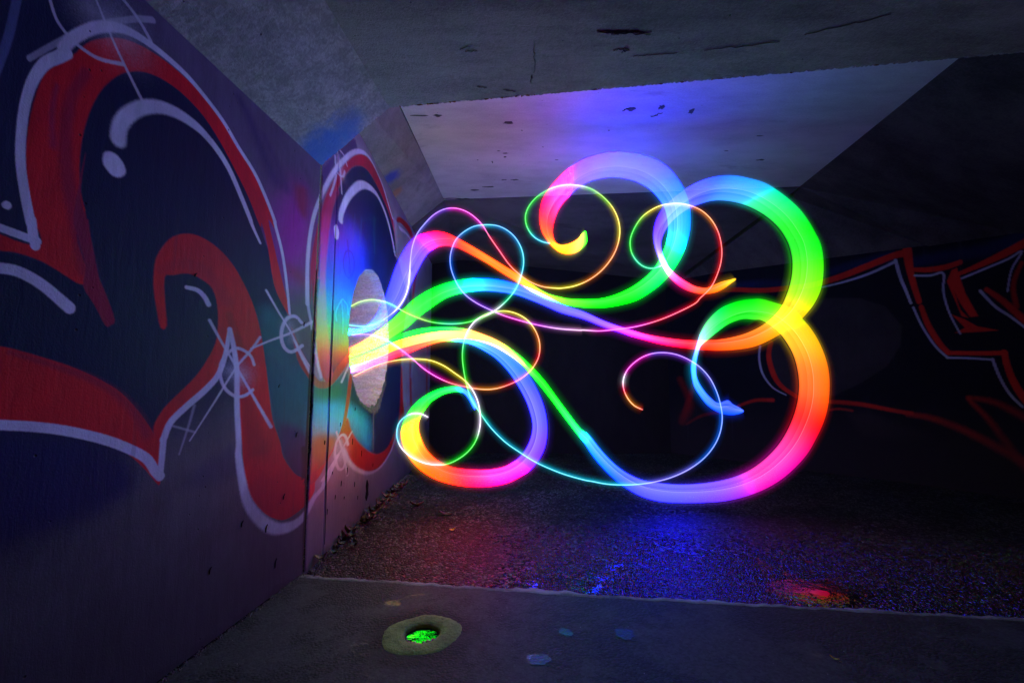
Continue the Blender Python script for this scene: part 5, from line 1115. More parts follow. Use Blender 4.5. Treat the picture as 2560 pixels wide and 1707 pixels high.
V, Q, cols = mural(PAINT_RIGHT, S3, Z3, P3, (.005, .006, .010), w3, M_WALL_MATT, None, 40, sharp=True)
def rp(s, z, d=0):
    p = R0 + dR * s - nR * d
    return (p[0], p[1], z)
V, Q, cols = add_box_faces(V, Q, cols, [(rp(0, -.1), rp(0, 3.08), rp(0, 3.08, .4), rp(0, -.1, .4)), (rp(0, 3.08), rp(6.9, 3.08), rp(6.9, 3.08, .4), rp(0, 3.08, .4)), (rp(0, -.1, .4), rp(0, 3.08, .4), rp(6.9, 3.08, .4), rp(6.9, -.1, .4))], (.03, .03, .03))
tmp = grid_mesh('wall_sheet', V, Q, cols, M_WALL_MATT, far)
old = w3.data
w3.data = tmp.data
bpy.data.objects.remove(tmp)
bpy.data.meshes.remove(old)
w3.data.name = 'wall'
quadstrip('end_wall', [[(-1.56, 8.0, -.1), (2.98, 8.06, -.1)], [(-1.56, 8.0, 3.5), (2.98, 8.06, 3.5)]], M_ENDWALL, far, (0, .3, 0))
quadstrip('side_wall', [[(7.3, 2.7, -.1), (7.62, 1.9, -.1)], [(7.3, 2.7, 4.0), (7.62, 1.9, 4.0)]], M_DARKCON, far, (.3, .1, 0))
# filler in the joint between the two sections, set back from both faces
Vj, Fj = [], []
zs = np.linspace(-.05, 2.75, 120)
for z in zs:
    for s in (-.06, .06):
        p = J + np.array([0, s]) - nB * (.045 + .008 * rr.random())
        Vj.append((p[0], p[1], z))
for i in range(len(zs) - 1):
    Fj.append((2 * i, 2 * i + 1, 2 * i + 3, 2 * i + 2))
mesh_obj('joint_filler', Vj, Fj, M_BLACK, far)
# stains and blow holes on the pale ceiling
def blot(parent, x, y, z, rx, ry, mat, name='stain', up=-1):
    k = 11
    V = [(x + rx * math.cos(2 * math.pi * i / k) * random.uniform(.45, 1.2), y + ry * math.sin(2 * math.pi * i / k) * random.uniform(.45, 1.2), z) for i in range(k)]
    V.append((x, y, z + up * .003))
    return mesh_obj(name, V, [(i, (i + 1) % k, k) for i in range(k)], mat, parent)
for x, y, rx, ry in [(1.13, 3.95, .05, .035), (1.41, 3.92, .04, .045), (1.72, 3.98, .035, .05), (-.03, 4.17, .06, .03), (-.88, 4.05, .1, .015), (-.72, 4.05, .05, .03),
                     (-.08, 4.75, .045, .015), (-.08, 4.83, .02, .02), (-.15, 4.7, .02, .01), (-.23, 4.95, .01, .03), (.34, 4.62, .012, .01), (.52, 4.9, .03, .008),
                     (-.1, 5.4, .04, .02), (.03, 5.4, .05, .02), (-.5, 5.7, .07, .03), (-.3, 5.6, .1, .02), (1.0, 4.3, .015, .01), (2.6, 4.4, .05, .01), (2.4, 4.7, .03, .01), (2.9, 4.9, .06, .02), (.1, 4.3, .01, .01), (-.4, 4.9, .012, .012)]:
    blot(far, x, y, CEIL2 - .003, rx, ry, M_STAIN)
for x0, y0, x1, y1, w in [(-1.0, 5.96, -.45, 5.99, .012), (1.05, 3.98, 1.11, 3.93, .006), (1.35, 4.08, 1.45, 4.0, .006)]:
    sliver(far, wander(x0, y0, x1, y1, 10, .008), w, CEIL2 - .003, M_BLACK)
# dark gash and drips at the foot of the pierced wall, a peg on the near wall
def wall_sliver(parent, pts_, w, mat, name, lift=.002, far_=True):
    V, F = [], []
    n = len(pts_)
    for i, (s, z) in enumerate(pts_):
        ww = w * (math.sin(math.pi * (i + .4) / (n - .2)) ** .7) * random.uniform(.6, 1.3)
        dd, nn = (dB, nB) if far_ else (dA, nA)
        for q, (ds_, l) in enumerate(((-ww, lift), (0, lift + .003), (ww, lift))):
            p = J + dd * (s + ds_) + nn * l
            V.append((p[0], p[1], z))
    for i in range(n - 1):
        a, b = 3 * i, 3 * i + 3
        F += [(a, a + 1, b + 1, b), (a + 1, a + 2, b + 2, b + 1)]
    return mesh_obj(name, V, F, mat, parent)
wall_sliver(far, [(1.32, .30), (1.33, .25), (1.335, .20), (1.33, .15), (1.32, .11)], .05, M_BLACK, 'gash')
for s, z, l in [(.75, .52, .06), (.86, .74, .05), (1.12, .60, .05), (.62, .44, .04), (.95, .36, .04), (.5, .36, .03), (.35, .30, .04), (.42, .55, .02), (.7, .3, .02), (1.5, .42, .03), (1.05, .22, .03), (.25, .8, .03), (.55, .9, .03), (.9, 1.0, .03)]:
    wall_sliver(far, [(s, z), (s + .004, z - l * .4), (s - .003, z - l)], .009, M_BLACK, 'chip')
for s, z, l in [(.25, .55, .03), (.4, .42, .04), (.15, .9, .03), (.6, .5, .03), (.8, .35, .03), (.3, .2, .05), (.35, 1.2, .02), (.12, 1.6, .03), (1.0, 1.7, .02)]:
    wall_sliver(near, [(s, z), (s + .01, z - l * .4), (s + .012, z - l)], .006, M_BLACK, 'chip', .002, False)
wall_sliver(far, [(.318 + .004 * math.sin(z * 9), z) for z in np.linspace(1.75, .06, 40)], .004, M_BLACK, 'crack', .0015)

# ------------------------------------------------------------------ ground
KX = [(-1.60, 2.945), (-1.314, 2.909), (.503, 2.644), (2.638, 2.394), (7.7, 1.75)]
def kerb_y(x):
    return np.interp(x, [k[0] for k in KX], [k[1] for k in KX])

def asphalt_wet():
    m = NT('wet_asphalt')
    co = m.co()
    xyz = m.n('SeparateXYZ', ins={0: m.n('NewGeometry').outputs['Position']})
    X, Y = xyz.outputs[0], xyz.outputs[1]
    warp = m.n('Mix', data_type='VECTOR', ins={0: .02, 4: co, 5: m.n('TexNoise', ins={'Vector': co, 'Scale': 18.0}).outputs['Color']}).outputs[1]
    v1 = m.n('TexVoronoi', ins={'Vector': warp, 'Scale': 46.0, 'Randomness': 1.0})
    ve = m.n('TexVoronoi', ins={'Vector': warp, 'Scale': 46.0, 'Randomness': 1.0}, feature='DISTANCE_TO_EDGE')
    v2 = m.n('TexVoronoi', ins={'Vector': warp, 'Scale': 150.0})
    cellr = m.n('SeparateColor', ins={0: v1.outputs['Color']}).outputs[0]
    cellg = m.n('SeparateColor', ins={0: v1.outputs['Color']}).outputs[1]
    dome = m.ramp(ve.outputs['Distance'], .0, .34)
    h = m.math('MULTIPLY', dome, m.math('ADD', .25, m.math('MULTIPLY', cellr, .75)))
    h = m.math('ADD', h, m.math('MULTIPLY', m.noise(co, 11, 5, .65), .7))
    h = m.math('ADD', h, m.math('MULTIPLY', v2.outputs['Distance'], -.22))
    # distance beyond the slab edge, and the band where water stands
    edge = m.math('SUBTRACT', Y, m.math('SUBTRACT', 2.72, m.math('MULTIPLY', X, .138)))
    wb = m.noise(co, 1.7, 4, .6, .3)
    band = m.ramp(m.math('ADD', edge, m.math('MULTIPLY', m.math('SUBTRACT', wb, .5), 1.1)), .15, 1.75, 1, 0)
    side = m.ramp(m.math('ADD', X, m.math('MULTIPLY', m.math('SUBTRACT', wb, .5), .9)), -.45, .40, 0, 1)
    wet = m.math('MULTIPLY', band, side)
    # deepest puddle
    dx = m.math('SUBTRACT', X, 1.84)
    dy = m.math('SUBTRACT', Y, 2.75)
    dd = m.math('SQRT', m.math('ADD', m.math('MULTIPLY', dx, dx), m.math('MULTIPLY', m.math('MULTIPLY', dy, dy), 2.2)))
    pud = m.ramp(m.math('ADD', dd, m.math('MULTIPLY', m.math('SUBTRACT', m.noise(co, 10, 4, .6), .5), .22)), .04, .34, 1, 0)
    level = m.math('ADD', m.math('MULTIPLY', pud, .95), m.math('MULTIPLY', wet, .22))
    hh = m.math('SMOOTH_MAX', h, level, .05)
    under = m.ramp(m.math('SUBTRACT', level, h), -.03, .05)
    wetn = m.math('ADD', wet, m.math('ADD', m.math('MULTIPLY', m.math('SUBTRACT', cellr, .5), .55), m.math('MULTIPLY', m.math('SUBTRACT', m.noise(co, 6, 4, .6), .5), .6)))
    damp = m.math('MAXIMUM', m.ramp(wetn, .16, .48), under)
    tone = m.ramp(m.noise(co, 1.6, 5, .62), .34, .66, .35, 1.0)
    stone = m.mix(m.math('MULTIPLY', m.math('POWER', cellg, 1.8), tone), rgb(.016, .016, .016), rgb(.22, .213, .205))
    dry = m.mix(m.ramp(ve.outputs['Distance'], .02, .16), rgb(.008, .008, .008), stone)  # crevice shade between stones painted as near-black cell borders
    wetc = m.mix(cellg, rgb(.004, .004, .005), rgb(.018, .018, .020))
    c = m.mix(damp, dry, wetc)
    ro = m.mix(under, m.mix(damp, rgb(.60, .60, .60), rgb(.10, .10, .10)), rgb(.03, .03, .03))
    b = m.n('Bump', ins={'Strength': 1.0, 'Distance': .028, 'Height': hh})
    m.bsdf(c, ro, b.outputs[0], m.ramp(damp, 0, 1, .15, 1.0))
    return m.m

def slab_mat():
    m = NT('front_slab')
    co = m.co()
    v1 = m.n('TexVoronoi', ins={'Vector': co, 'Scale': 85.0})
    cell = m.n('SeparateColor', ins={0: v1.outputs['Color']}).outputs[0]
    big = m.noise(co, 1.5, 5, .65, .5)
    mid = m.noise(co, 7, 5, .7)
    fin = m.noise(co, 130, 3, .6)
    worn = m.ramp(m.math('ADD', m.math('MULTIPLY', big, .6), m.math('MULTIPLY', mid, .4)), .46, .56)
    f = m.math('ADD', m.math('MULTIPLY', cell, .45), m.math('MULTIPLY', fin, .55))
    c = m.mix(worn, m.mix(f, rgb(.007, .007, .007), rgb(.045, .044, .046)), m.mix(f, rgb(.022, .021, .022), rgb(.068, .064, .066)))
    damp = m.ramp(m.noise(m.co(1, 1.6, 1), 2.4, 4, .6, .4), .63, .72)
    c = m.mix(m.math('MULTIPLY', damp, .75), c, rgb(.012, .012, .013))
    dv = m.n('VectorMath', operation='DISTANCE')
    m.set(dv, 0, co)
    dv.inputs[1].default_value = (-.45, 2.235, 0)
    halo = m.ramp(m.math('ADD', dv.outputs[1], m.math('MULTIPLY', m.math('SUBTRACT', mid, .5), .22)), .16, .34, .8, 0)
    c = m.mix(halo, c, rgb(.007, .007, .008))
    grit = m.n('TexVoronoi', ins={'Vector': co, 'Scale': 38.0})
    gp = m.math('MULTIPLY', m.ramp(grit.outputs['Distance'], .06, .12, 1, 0), m.math('GREATER_THAN', m.n('SeparateColor', ins={0: grit.outputs['Color']}).outputs[0], .90))
    c = m.mix(m.math('MULTIPLY', gp, .7), c, rgb(.28, .24, .23))
    h = m.math('ADD', m.math('MULTIPLY', m.math('SUBTRACT', 1.0, v1.outputs['Distance']), m.math('SUBTRACT', .8, m.math('MULTIPLY', worn, .6))), m.math('ADD', m.math('MULTIPLY', mid, .5), m.math('MULTIPLY', fin, .2)))
    b = m.n('Bump', ins={'Strength': .7, 'Distance': .005, 'Height': h})
    ro = m.mix(damp, rgb(.7, .7, .7), rgb(.28, .28, .28))
    m.bsdf(c, ro, b.outputs[0], m.ramp(damp, 0, 1, .12, .35))
    return m.m

M_ASPH = asphalt_wet()
M_SLAB = slab_mat()
M_EDGE = concrete('slab_edge_mortar', (.05, .05, .045), (.24, .235, .215), grain=70, blot=3, bump=.5)

ground = mesh_obj('ground', [(-60, -80, -.16), (60, -80, -.16), (60, 80, -.16), (-60, 80, -.16)], [(0, 1, 2, 3)], plain('earth', (.05, .045, .04)), None, kind='structure')
# asphalt carriageway beyond the slab
xs = np.linspace(-1.6, 7.7, 94)
ys = np.concatenate([[-.05], np.linspace(.0, 6.2, 60)])
Va, Fa = [], []
r = np.random.default_rng(31)
for x in xs:
    for y in ys:
        yy = kerb_y(x) + y
        z = -.034 + .012 * math.sin(x * 1.7 + yy) * min(1, max(0, y)) + .006 * math.sin(3.1 * x - 2.3 * yy)
        if x < -1.0:
            z += .03 * ((-1.0 - x) / .6) ** 2
        Va.append((x, yy, z))
n = len(ys)
for i in range(len(xs) - 1):
    for k in range(n - 1):
        Fa.append((i * n + k, (i + 1) * n + k, (i + 1) * n + k + 1, i * n + k + 1))
mesh_obj('asphalt_path', Va, Fa, M_ASPH, None, smooth=True, kind='structure')
# front slab with a hole for the drain
DX, DY = -.435, 2.255
DR_IN, DR_OUT = .080, .172
def slab_sheet():
    V, F = [], []
    xs = np.unique(np.concatenate([np.linspace(-1.75, 7.7, 48), np.linspace(DX - .3, DX + .3, 25)]))
    t = np.unique(np.concatenate([np.linspace(0, 1, 16) ** 2]))
    for x in xs:
        ke = kerb_y(x) + .006 * math.sin(x * 23) + .004 * math.sin(x * 61)
        for k, u in enumerate(t):
            V.append((x, ke - .03 - u * 8.8, 0))
    n = len(t)
    for i in range(len(xs) - 1):
        for k in range(n - 1):
            F.append((i * n + k, i * n + k + 1, (i + 1) * n + k + 1, (i + 1) * n + k))
    return V, F, xs, n
import bmesh
V, F, kxs, kn = slab_sheet()
slab = mesh_obj('front_slab', V, F, M_SLAB, None, kind='structure')
bm = bmesh.new()
bm.from_mesh(slab.data)
# cut a square round the drain and fill it with a ring of faces down to the opening
x0, x1, y0, y1 = DX - .2, DX + .2, DY - .2, DY + .2
for co_, no_ in (((x0, 0, 0), (1, 0, 0)), ((x1, 0, 0), (1, 0, 0)), ((0, y0, 0), (0, 1, 0)), ((0, y1, 0), (0, 1, 0))):
    bmesh.ops.bisect_plane(bm, geom=bm.verts[:] + bm.edges[:] + bm.faces[:], plane_co=co_, plane_no=no_)
dele = [f for f in bm.faces if x0 < f.calc_center_median().x < x1 and y0 < f.calc_center_median().y < y1]
bmesh.ops.delete(bm, geom=dele, context='FACES')
for f in bm.faces:
    if f.normal.z < 0:
        f.normal_flip()
KN = 64
prev = None
rings = []
for rad_, zz in ((None, 0), (DR_OUT * 1.02, 0.0), (DR_IN * 1.25, -.004)):
    ring = []
    for i in range(KN):
        a = 2 * math.pi * i / KN
        c, s = math.cos(a), math.sin(a)
        if rad_ is None:
            k = .2 / max(abs(c), abs(s))
        else:
            k = rad_
        ring.append(bm.verts.new((DX + k * c, DY + k * s, zz)))
    rings.append(ring)
for a_, b_ in zip(rings[:-1], rings[1:]):
    for i in range(KN):
        q = (i + 1) % KN
        f = bm.faces.new((a_[i], a_[q], b_[q], b_[i]))
        f.normal_update()
        if f.normal.z < 0:
            f.normal_flip()
bm.to_mesh(slab.data)
bm.free()
# worn mortar edge of the slab dropping to the asphalt
Ve, Fe = [], []
exs = np.linspace(-1.7, 7.7, 420)
for x in exs:
    ke = kerb_y(x) + .006 * math.sin(x * 23) + .004 * math.sin(x * 61)
    w = .045 + .015 * math.sin(x * 7.3) + .02 * math.exp(-((x - .2) / .7) ** 2)
    rr_ = r.normal(0, .004)
    for (dy_, z) in ((-.036, -.003), (-.024, .0015), (.004 + rr_, -.002), (w * .75 + rr_, -.018 + r.normal(0, .002)), (w * 1.35 + rr_ * 2, -.034), (w * 1.35 + .03, -.06)):
        Ve.append((x, ke + dy_, z))
for i in range(len(exs) - 1):
    for k in range(5):
        Fe.append((i * 6 + k, (i + 1) * 6 + k, (i + 1) * 6 + k + 1, i * 6 + k + 1))
mesh_obj('slab_edge', Ve, Fe, M_EDGE, None, smooth=True, kind='structure')

mp_ = NT('puddle_water')
mp_.bsdf(rgb(.008, .008, .009), .42, mp_.n('Bump', ins={'Strength': .5, 'Distance': .006, 'Height': mp_.noise(mp_.co(), 60, 3, .6)}).outputs[0], .16)
M_PUD = mp_.m
# ------------------------------------------------------------------ drain
drain = thing('floor_drain', 'round drain hole with green-lit concrete collar and water inside, in the front slab', 'drain', (DX, DY, 0))
M_COLLAR = concrete('collar_mortar', (.10, .14, .03), (.27, .34, .08), grain=90, blot=9, bump=.8)  # green of the reflected ribbon light put into the collar colour
Vc, Fc = [], []
prof = [(DR_OUT * 1.06, -.003), (DR_OUT * 1.0, .002), (DR_OUT * .9, .0045), (DR_OUT * .68, .005), (DR_IN * 1.10, .003), (DR_IN * 1.0, -.004), (DR_IN * .97, -.03), (DR_IN * .95, -.075), (0.0, -.08)]
for i in range(KN):
    a = 2 * math.pi * i / KN
    wob = 1 + .05 * math.sin(2 * a + .6) + .025 * math.sin(5 * a) + r.normal(0, .006)
    for k, (rad_, z) in enumerate(prof):
        q = rad_ * (wob if k < 4 else 1 + .3 * (wob - 1) + (.02 * math.sin(7 * a) if k < 7 else 0))
        Vc.append((DX + q * math.cos(a) * 1.03, DY + q * math.sin(a), z + (r.normal(0, .0008) if k < 6 else 0)))
n = len(prof)
for i in range(KN):
    q = (i + 1) % KN
    for k in range(n - 1):
        Fc.append((i * n + k, q * n + k, q * n + k + 1, i * n + k + 1))
mesh_obj('collar', Vc, Fc, M_COLLAR, drain, smooth=True)
mw = NT('drain_water')
mw.bsdf(rgb(.006, .007, .008), .015, mw.n('Bump', ins={'Strength': .3, 'Distance': .004, 'Height': mw.noise(mw.co(), 34, 3, .5)}).outputs[0], .35)
mesh_obj('water', [(DX + DR_IN * .99 * math.cos(2 * math.pi * i / 40), DY + DR_IN * .99 * math.sin(2 * math.pi * i / 40), -.014) for i in range(40)], [tuple(range(40))], mw.m, drain)
M_PEB = plain('pebble', (.16, .13, .09), .35, .5, .5, 60)
bs = bmesh.new()
bmesh.ops.create_icosphere(bs, subdivisions=1, radius=1)
pebm = bpy.data.meshes.new('pebble')
for v in bs.verts:
    v.co *= random.uniform(.8, 1.15)
bs.to_mesh(pebm)
bs.free()
pebm.materials.append(M_PEB)
for i in range(34):
    a = random.uniform(math.pi * 1.02, math.pi * 1.98)
    q = DR_IN * random.uniform(.55, .95)
    o = bpy.data.objects.new('pebble', pebm)
    o.location = (q * math.cos(a), q * math.sin(a), -.016 + random.uniform(-.002, .006))
    s = random.uniform(.003, .009)
    o.scale = (s * 1.3, s, s * .7)
    o.rotation_euler = (0, 0, random.uniform(0, 6))
    COL.objects.link(o)
    o.parent = drain

# small puddles in dips of the front slab
for x_, y_, rx_, ry_, txt in [(.262, 2.265, .035, .05, 'small round blue puddle on the slab, nearest the slab edge'), (.545, 2.25, .07, .05, 'wider ragged blue puddle on the slab, right of the small round one'), (.122, 2.05, .05, .055, 'blue puddle on the slab closest to the viewer')]:
    k = 22
    V_ = []
    for i in range(k):
        a = 2 * math.pi * i / k
        q = .8 + .18 * math.sin(2 * a + x_ * 9) + .10 * math.sin(5 * a + y_ * 7) + random.uniform(-.03, .03)
        V_.append((x_ + rx_ * q * math.cos(a), y_ + ry_ * q * math.sin(a), .002))
    pd = mesh_obj('puddle', V_, [tuple(range(k))], M_PUD, None)
    tag(pd, txt, 'puddle', 'puddles on the front slab')
# thread of water standing in the crack between the near wall and the slab
Vw, Fw = [], []
for i in range(90):
    s_ = .35 + 1.75 * i / 89
    w_ = .010 + .006 * math.sin(i * 1.9) + .004 * math.sin(i * .7)
    for d_ in (.0, max(.003, w_)):
        p = J + dA * s_ + nA * d_
        Vw.append((p[0], p[1], .004))
for i in range(89):
    if i % 13 != 6:
        Fw.append((2 * i, 2 * i + 1, 2 * i + 3, 2 * i + 2))
mesh_obj('gutter_water', Vw, Fw, mw.m, None, kind='structure')

# ------------------------------------------------------------------ leaves and litter
def leaf_mesh(name, L, W, curl, mat, seed):
    r_ = random.Random(seed)
    V, F = [], []
    n = 7
    for i in range(n):
        t = i / (n - 1)
        w = W * math.sin(math.pi * min(1, t * .96 + .03)) ** .8 * (1 - .25 * t)
        z = curl * (t - .5) ** 2 * 4 + r_.uniform(0, .2) * curl
        V += [(t * L - L / 2, -w, z + curl * .6 + .002), (t * L - L / 2, 0, z + .002), (t * L - L / 2, w, z + curl * .7 + .002)]
    for i in range(n - 1):
        a = 3 * i
        F += [(a, a + 3, a + 4, a + 1), (a + 1, a + 4, a + 5, a + 2)]
    b = len(V)
    V += [(-L / 2, -.001, .003), (-L / 2, .001, .003), (-L * .8, .001, .004), (-L * .8, -.001, .004)]
    F.append((b, b + 1, b + 2, b + 3))
    m = bpy.data.meshes.new(name)
    m.from_pydata(V, [], F)
    m.materials.append(mat)
    m.shade_smooth()
    return m
M_LY = plain('yellow_leaf', (.55, .30, .02), .5, .4, .3, 60)
M_LB = plain('brown_leaf', (.10, .055, .03), .6, .4, .4, 60)
M_LD = plain('dark_leaf', (.03, .02, .015), .6, .4, .4, 60)
def leaf(x, y, z, rz, mesh, label, group=None):
    o = bpy.data.objects.new('fallen_leaf', mesh)
    o.location = (x, y, z)
    o.rotation_euler = (random.uniform(-.25, .25), random.uniform(-.25, .25), rz)
    COL.objects.link(o)
    tag(o, label, 'leaf', group)
    return o
leaf(-.50, 3.85, -.03, .4, leaf_mesh('fallen_leaf', .055, .018, .012, M_LY, 1), 'single bright yellow leaf lying alone on the asphalt beyond the slab edge')
leaf(1.41, 2.05, .002, 2.4, leaf_mesh('fallen_leaf', .035, .007, .006, M_LY, 2), 'narrow yellow leaf on the dark front slab')
leaf(-.635, 4.29, -.032, .1, leaf_mesh('fallen_leaf', .13, .03, .02, M_LD, 3), 'dark shrivelled leaf clump on the red-lit asphalt')
leaf(-.97, 4.6, -.03, .2, leaf_mesh('fallen_leaf', .14, .03, .03, M_LB, 4), 'long brown leaf lying on the asphalt under the orange curl of light')
LM = [leaf_mesh('fallen_leaf', random.uniform(.05, .10), random.uniform(.014, .03), random.uniform(.015, .04), random.choice([M_LB, M_LB, M_LD]), 20 + i) for i in range(6)]
for i in range(46):
    t = random.random() ** .8
    y = 3.02 + 2.3 * t
    x = -1.33 - .03 * (y - 2.95) + abs(random.gauss(0, .055)) + .03
    leaf(x, y, -.01 + random.uniform(0, .03), random.uniform(0, 6.28), random.choice(LM), 'brown leaf in the litter heaped along the foot of the pierced wall', 'dead leaves along the foot of the pierced wall')
# grit and crumbs, uncountable
Vg, Fg = [], []
for i in range(2600):
    if random.random() < .75:
        y = 2.98 + 3.0 * random.random() ** 1.3
        x = -1.33 - .03 * (y - 2.95) + abs(random.gauss(0, .09)) + .01
        z = -.03 + .035 * math.exp(-((x + 1.36) / .08) ** 2)
    else:
        s = random.random() * 2.2
        x, y = J + dA * s
        x += abs(random.gauss(0, .012))
        z = .0
    q = random.uniform(.002, .009)
    b = len(Vg)
    for k in range(4):
        a = k * 1.57 + random.random()
        Vg.append((x + q * math.cos(a), y + q * math.sin(a), z))
    Vg.append((x, y, z + q * .9))
    Fg += [(b + k, b + (k + 1) % 4, b + 4) for k in range(4)]
mesh_obj('grit', Vg, Fg, plain('grit', (.10, .085, .075), .8, .3, .5, 90), None, kind='stuff')

# ------------------------------------------------------------------ light painting
def smooth01(x, a, b):
    t = np.clip((x - a) / (b - a), 0, 1)
    return t * t * (3 - 2 * t)

def lin(c):
    return np.array([((v / 255 + .055) / 1.055) ** 2.4 if v > 10 else v / 255 / 12.92 for v in c])
PAL = {'c': (0, 200, 238), 't': (0, 225, 150), 'g': (0, 208, 12), 'l': (150, 222, 0), 'y': (248, 222, 0), 'o': (255, 138, 0), 'r': (255, 14, 0), 'p': (255, 0, 90),
       'm': (250, 0, 215), 'v': (150, 70, 255), 'i': (105, 105, 255), 'b': (0, 105, 255), 's': (0, 165, 255), 'w': (235, 225, 250), 'e': (245, 220, 190)}
PAL = {k: lin(v) for k, v in PAL.items()}
# the camera clips the brightest primaries of the light tool: push them past display white so that they also light the tunnel
BOOST = np.array([13.5, 26.0, 28.0])
def boosted(c, gain):
    mx = c.max(-1, keepdims=True)
    k = (c / np.maximum(mx, 1e-4)) ** 6 * smooth01(mx, .03, .30)
    return c * BOOST ** (k * gain)
def key(c):
    return np.mean([PAL[q] for q in c], 0)

def glow_mat(name, strength):
    m = NT(name)
    at = m.n('Attribute', attribute_name='glow').outputs['Color']
    e = m.n('Emission')
    m.set(e, 'Color', at)
    m.set(e, 'Strength', strength)
    t = m.n('BsdfTransparent')
    a = m.n('AddShader')
    m.t.links.new(e.outputs[0], a.inputs[0])
    m.t.links.new(t.outputs[0], a.inputs[1])
    m.t.links.new(a.outputs[0], m.out.inputs[0])
    m.m.cycles.emission_sampling = 'FRONT_BACK'
    return m.m
M_RIB = glow_mat('ribbon_light', RIBBON_POWER)
M_TRL = glow_mat('trail_light', TRAIL_POWER)

def sheet(name, P, C, mat, parent, closed_u=False):
    n, m = P.shape[:2]
    I = np.arange(n * m).reshape(n, m)
    Q = np.stack([I[:-1, :-1], I[1:, :-1], I[1:, 1:], I[:-1, 1:]], -1).reshape(-1, 4)
    return grid_mesh(name, P.reshape(-1, 3), Q, C.reshape(-1, 3), mat, parent, 'glow')

def ribbon(rows, label):
    K = np.array([[q[0], q[1], q[2], q[3], q[4], q[6]] for q in rows])
    ca = np.array([key(q[5][0]) if q[7] else key(q[5]) for q in rows])
    cb = np.array([key(q[5][1]) if q[7] else key(q[5]) for q in rows])
    D = catmull(np.concatenate([K, ca, cb], 1), 9)
    D[:, 6:] = np.clip(D[:, 6:], 0, 1)
    root = thing('light_ribbon', label, 'light trail', (float(D[0, 0]), float(D[0, 4]), 0), 'wide rainbow light ribbons')
    A = np.stack([D[:, 0], D[:, 4], D[:, 1]], 1)
    B = np.stack([D[:, 2], D[:, 4], D[:, 3]], 1)
    F = np.clip(D[:, 5], .22, .78)
    # colours drift smoothly along the stroke; gain weakens the far right loops to dim the right side
    ker = np.hanning(29)
    ker /= ker.sum()
    for q in range(6, 12):
        D[:, q] = np.convolve(np.pad(D[:, q], 14, 'edge'), ker, 'valid')
    gx, gz = .5 * (D[:, 0] + D[:, 2]), .5 * (D[:, 1] + D[:, 3])
    gain = 1.05 - .82 * smooth01(.5 * (D[:, 0] + D[:, 2]), 1.2, 2.35)
    gain = np.maximum(gain, 1.12 * (1 - smooth01(gz, .30, .9)) * (1 - smooth01(gx, 1.6, 2.1)))
    W = np.linalg.norm(B - A, axis=1)
    inner_a = 1 - smooth01(F, .40, .60)          # 1 where the inner (narrow) band is on side a
    inner_b = 1 - inner_a
    endfade = np.minimum(1, np.minimum(np.arange(len(D)) / 2.0 + .6, (len(D) - 1 - np.arange(len(D))) / 5.0 + .25))
    # narrow stretches are brighter: the same light in less width
    conc = np.clip((.10 / np.maximum(W, .02)) ** .5, .9, 1.5)
    nu = 25
    srng = np.random.default_rng(len(D))
    streaks = srng.normal(0, .07, (2, nu))
    streaks[:, :2] = 0
    def shade(u, inner, col, side):
        # u 0 at crease .. 1 at edge
        wh_o, in_o = .20 * (1 - u) ** 1.6, 1.0 - .16 * u
        wh_i, in_i = .10 * u * (1 - u) * 4 + .06 * u, .70 + .28 * u
        wh = inner[:, None] * wh_i + (1 - inner[:, None]) * wh_o
        it = inner[:, None] * in_i + (1 - inner[:, None]) * in_o
        it = it * (1 + streaks[side][None, :] * (.7 + .3 * np.sin(np.arange(len(D)) * .05)[:, None]))
        soft = np.minimum(1, (1 - u) / np.clip(.016 / np.maximum(W, .01), .05, .45)[:, None])
        soft = soft * soft * (3 - 2 * soft)
        wh = wh * (.35 + .65 * np.clip(col[:, 2] * 1.2, 0, 1))[:, None]
        c = col[:, None, :] * (1 - wh[..., None]) + wh[..., None] * .85
        c = boosted(c, gain[:, None, None])
        return c * (it * soft * (endfade * conc)[:, None])[..., None] * .5
    def pos(tt, sgn):
        t = tt[..., None]
        P = A[:, None, :] * (1 - t) + B[:, None, :] * t
        lens = np.sqrt(np.clip(1 - (2 * tt - 1) ** 2, 0, 1)) * np.minimum(.045, W[:, None] * .26)
        fold = (1 - np.abs(tt - F[:, None]) / np.maximum(F, 1 - F)[:, None]) * np.minimum(.03, W * .15)[:, None]
        P[..., 1] += sgn * lens - fold
        return P
    for side in (0, 1):
        us = np.linspace(0, 1, nu)[None, :] ** np.array(1.0)
        us = np.repeat(us, len(D), 0)
        tt = F[:, None] * (1 - us) if side == 0 else F[:, None] + (1 - F[:, None]) * us
        C = shade(us, inner_a if side == 0 else inner_b, D[:, 6:9] if side == 0 else D[:, 9:12], side)
        Pf, Pb = pos(tt, -1), pos(tt, 1)
        P = np.concatenate([Pf, Pb[:, ::-1]], 1)
        CC = np.concatenate([C, C[:, ::-1]], 1)
        sheet('glow_band', P, CC, M_RIB, root)
    # thin bright line along the fold
    t0, t1 = F - .0035 / np.maximum(W, .02), F + .0035 / np.maximum(W, .02)
    tt = np.stack([t0, F, t1], 1)
    P = pos(tt, -1)
    P[..., 1] -= .004
    C = np.stack([np.zeros_like(ca_ := D[:, 6:9]), (ca_ * .5 + .5) * .30 * (endfade * (W > .06))[:, None], np.zeros_like(ca_)], 1)
    sheet('fold_line', P, C, M_RIB, root)
    # faint twin line just outside the outer edge
    outer_is_b = F < .5
    e = .012 / np.maximum(W, .02)
    tA = np.where(outer_is_b, 1 + e, -e)
    tB = np.where(outer_is_b, 1 + 2.2 * e, -2.2 * e)
    tt = np.stack([tA, .5 * (tA + tB), tB], 1)
    T_ = tt[..., None]
    P = A[:, None, :] * (1 - T_) + B[:, None, :] * T_
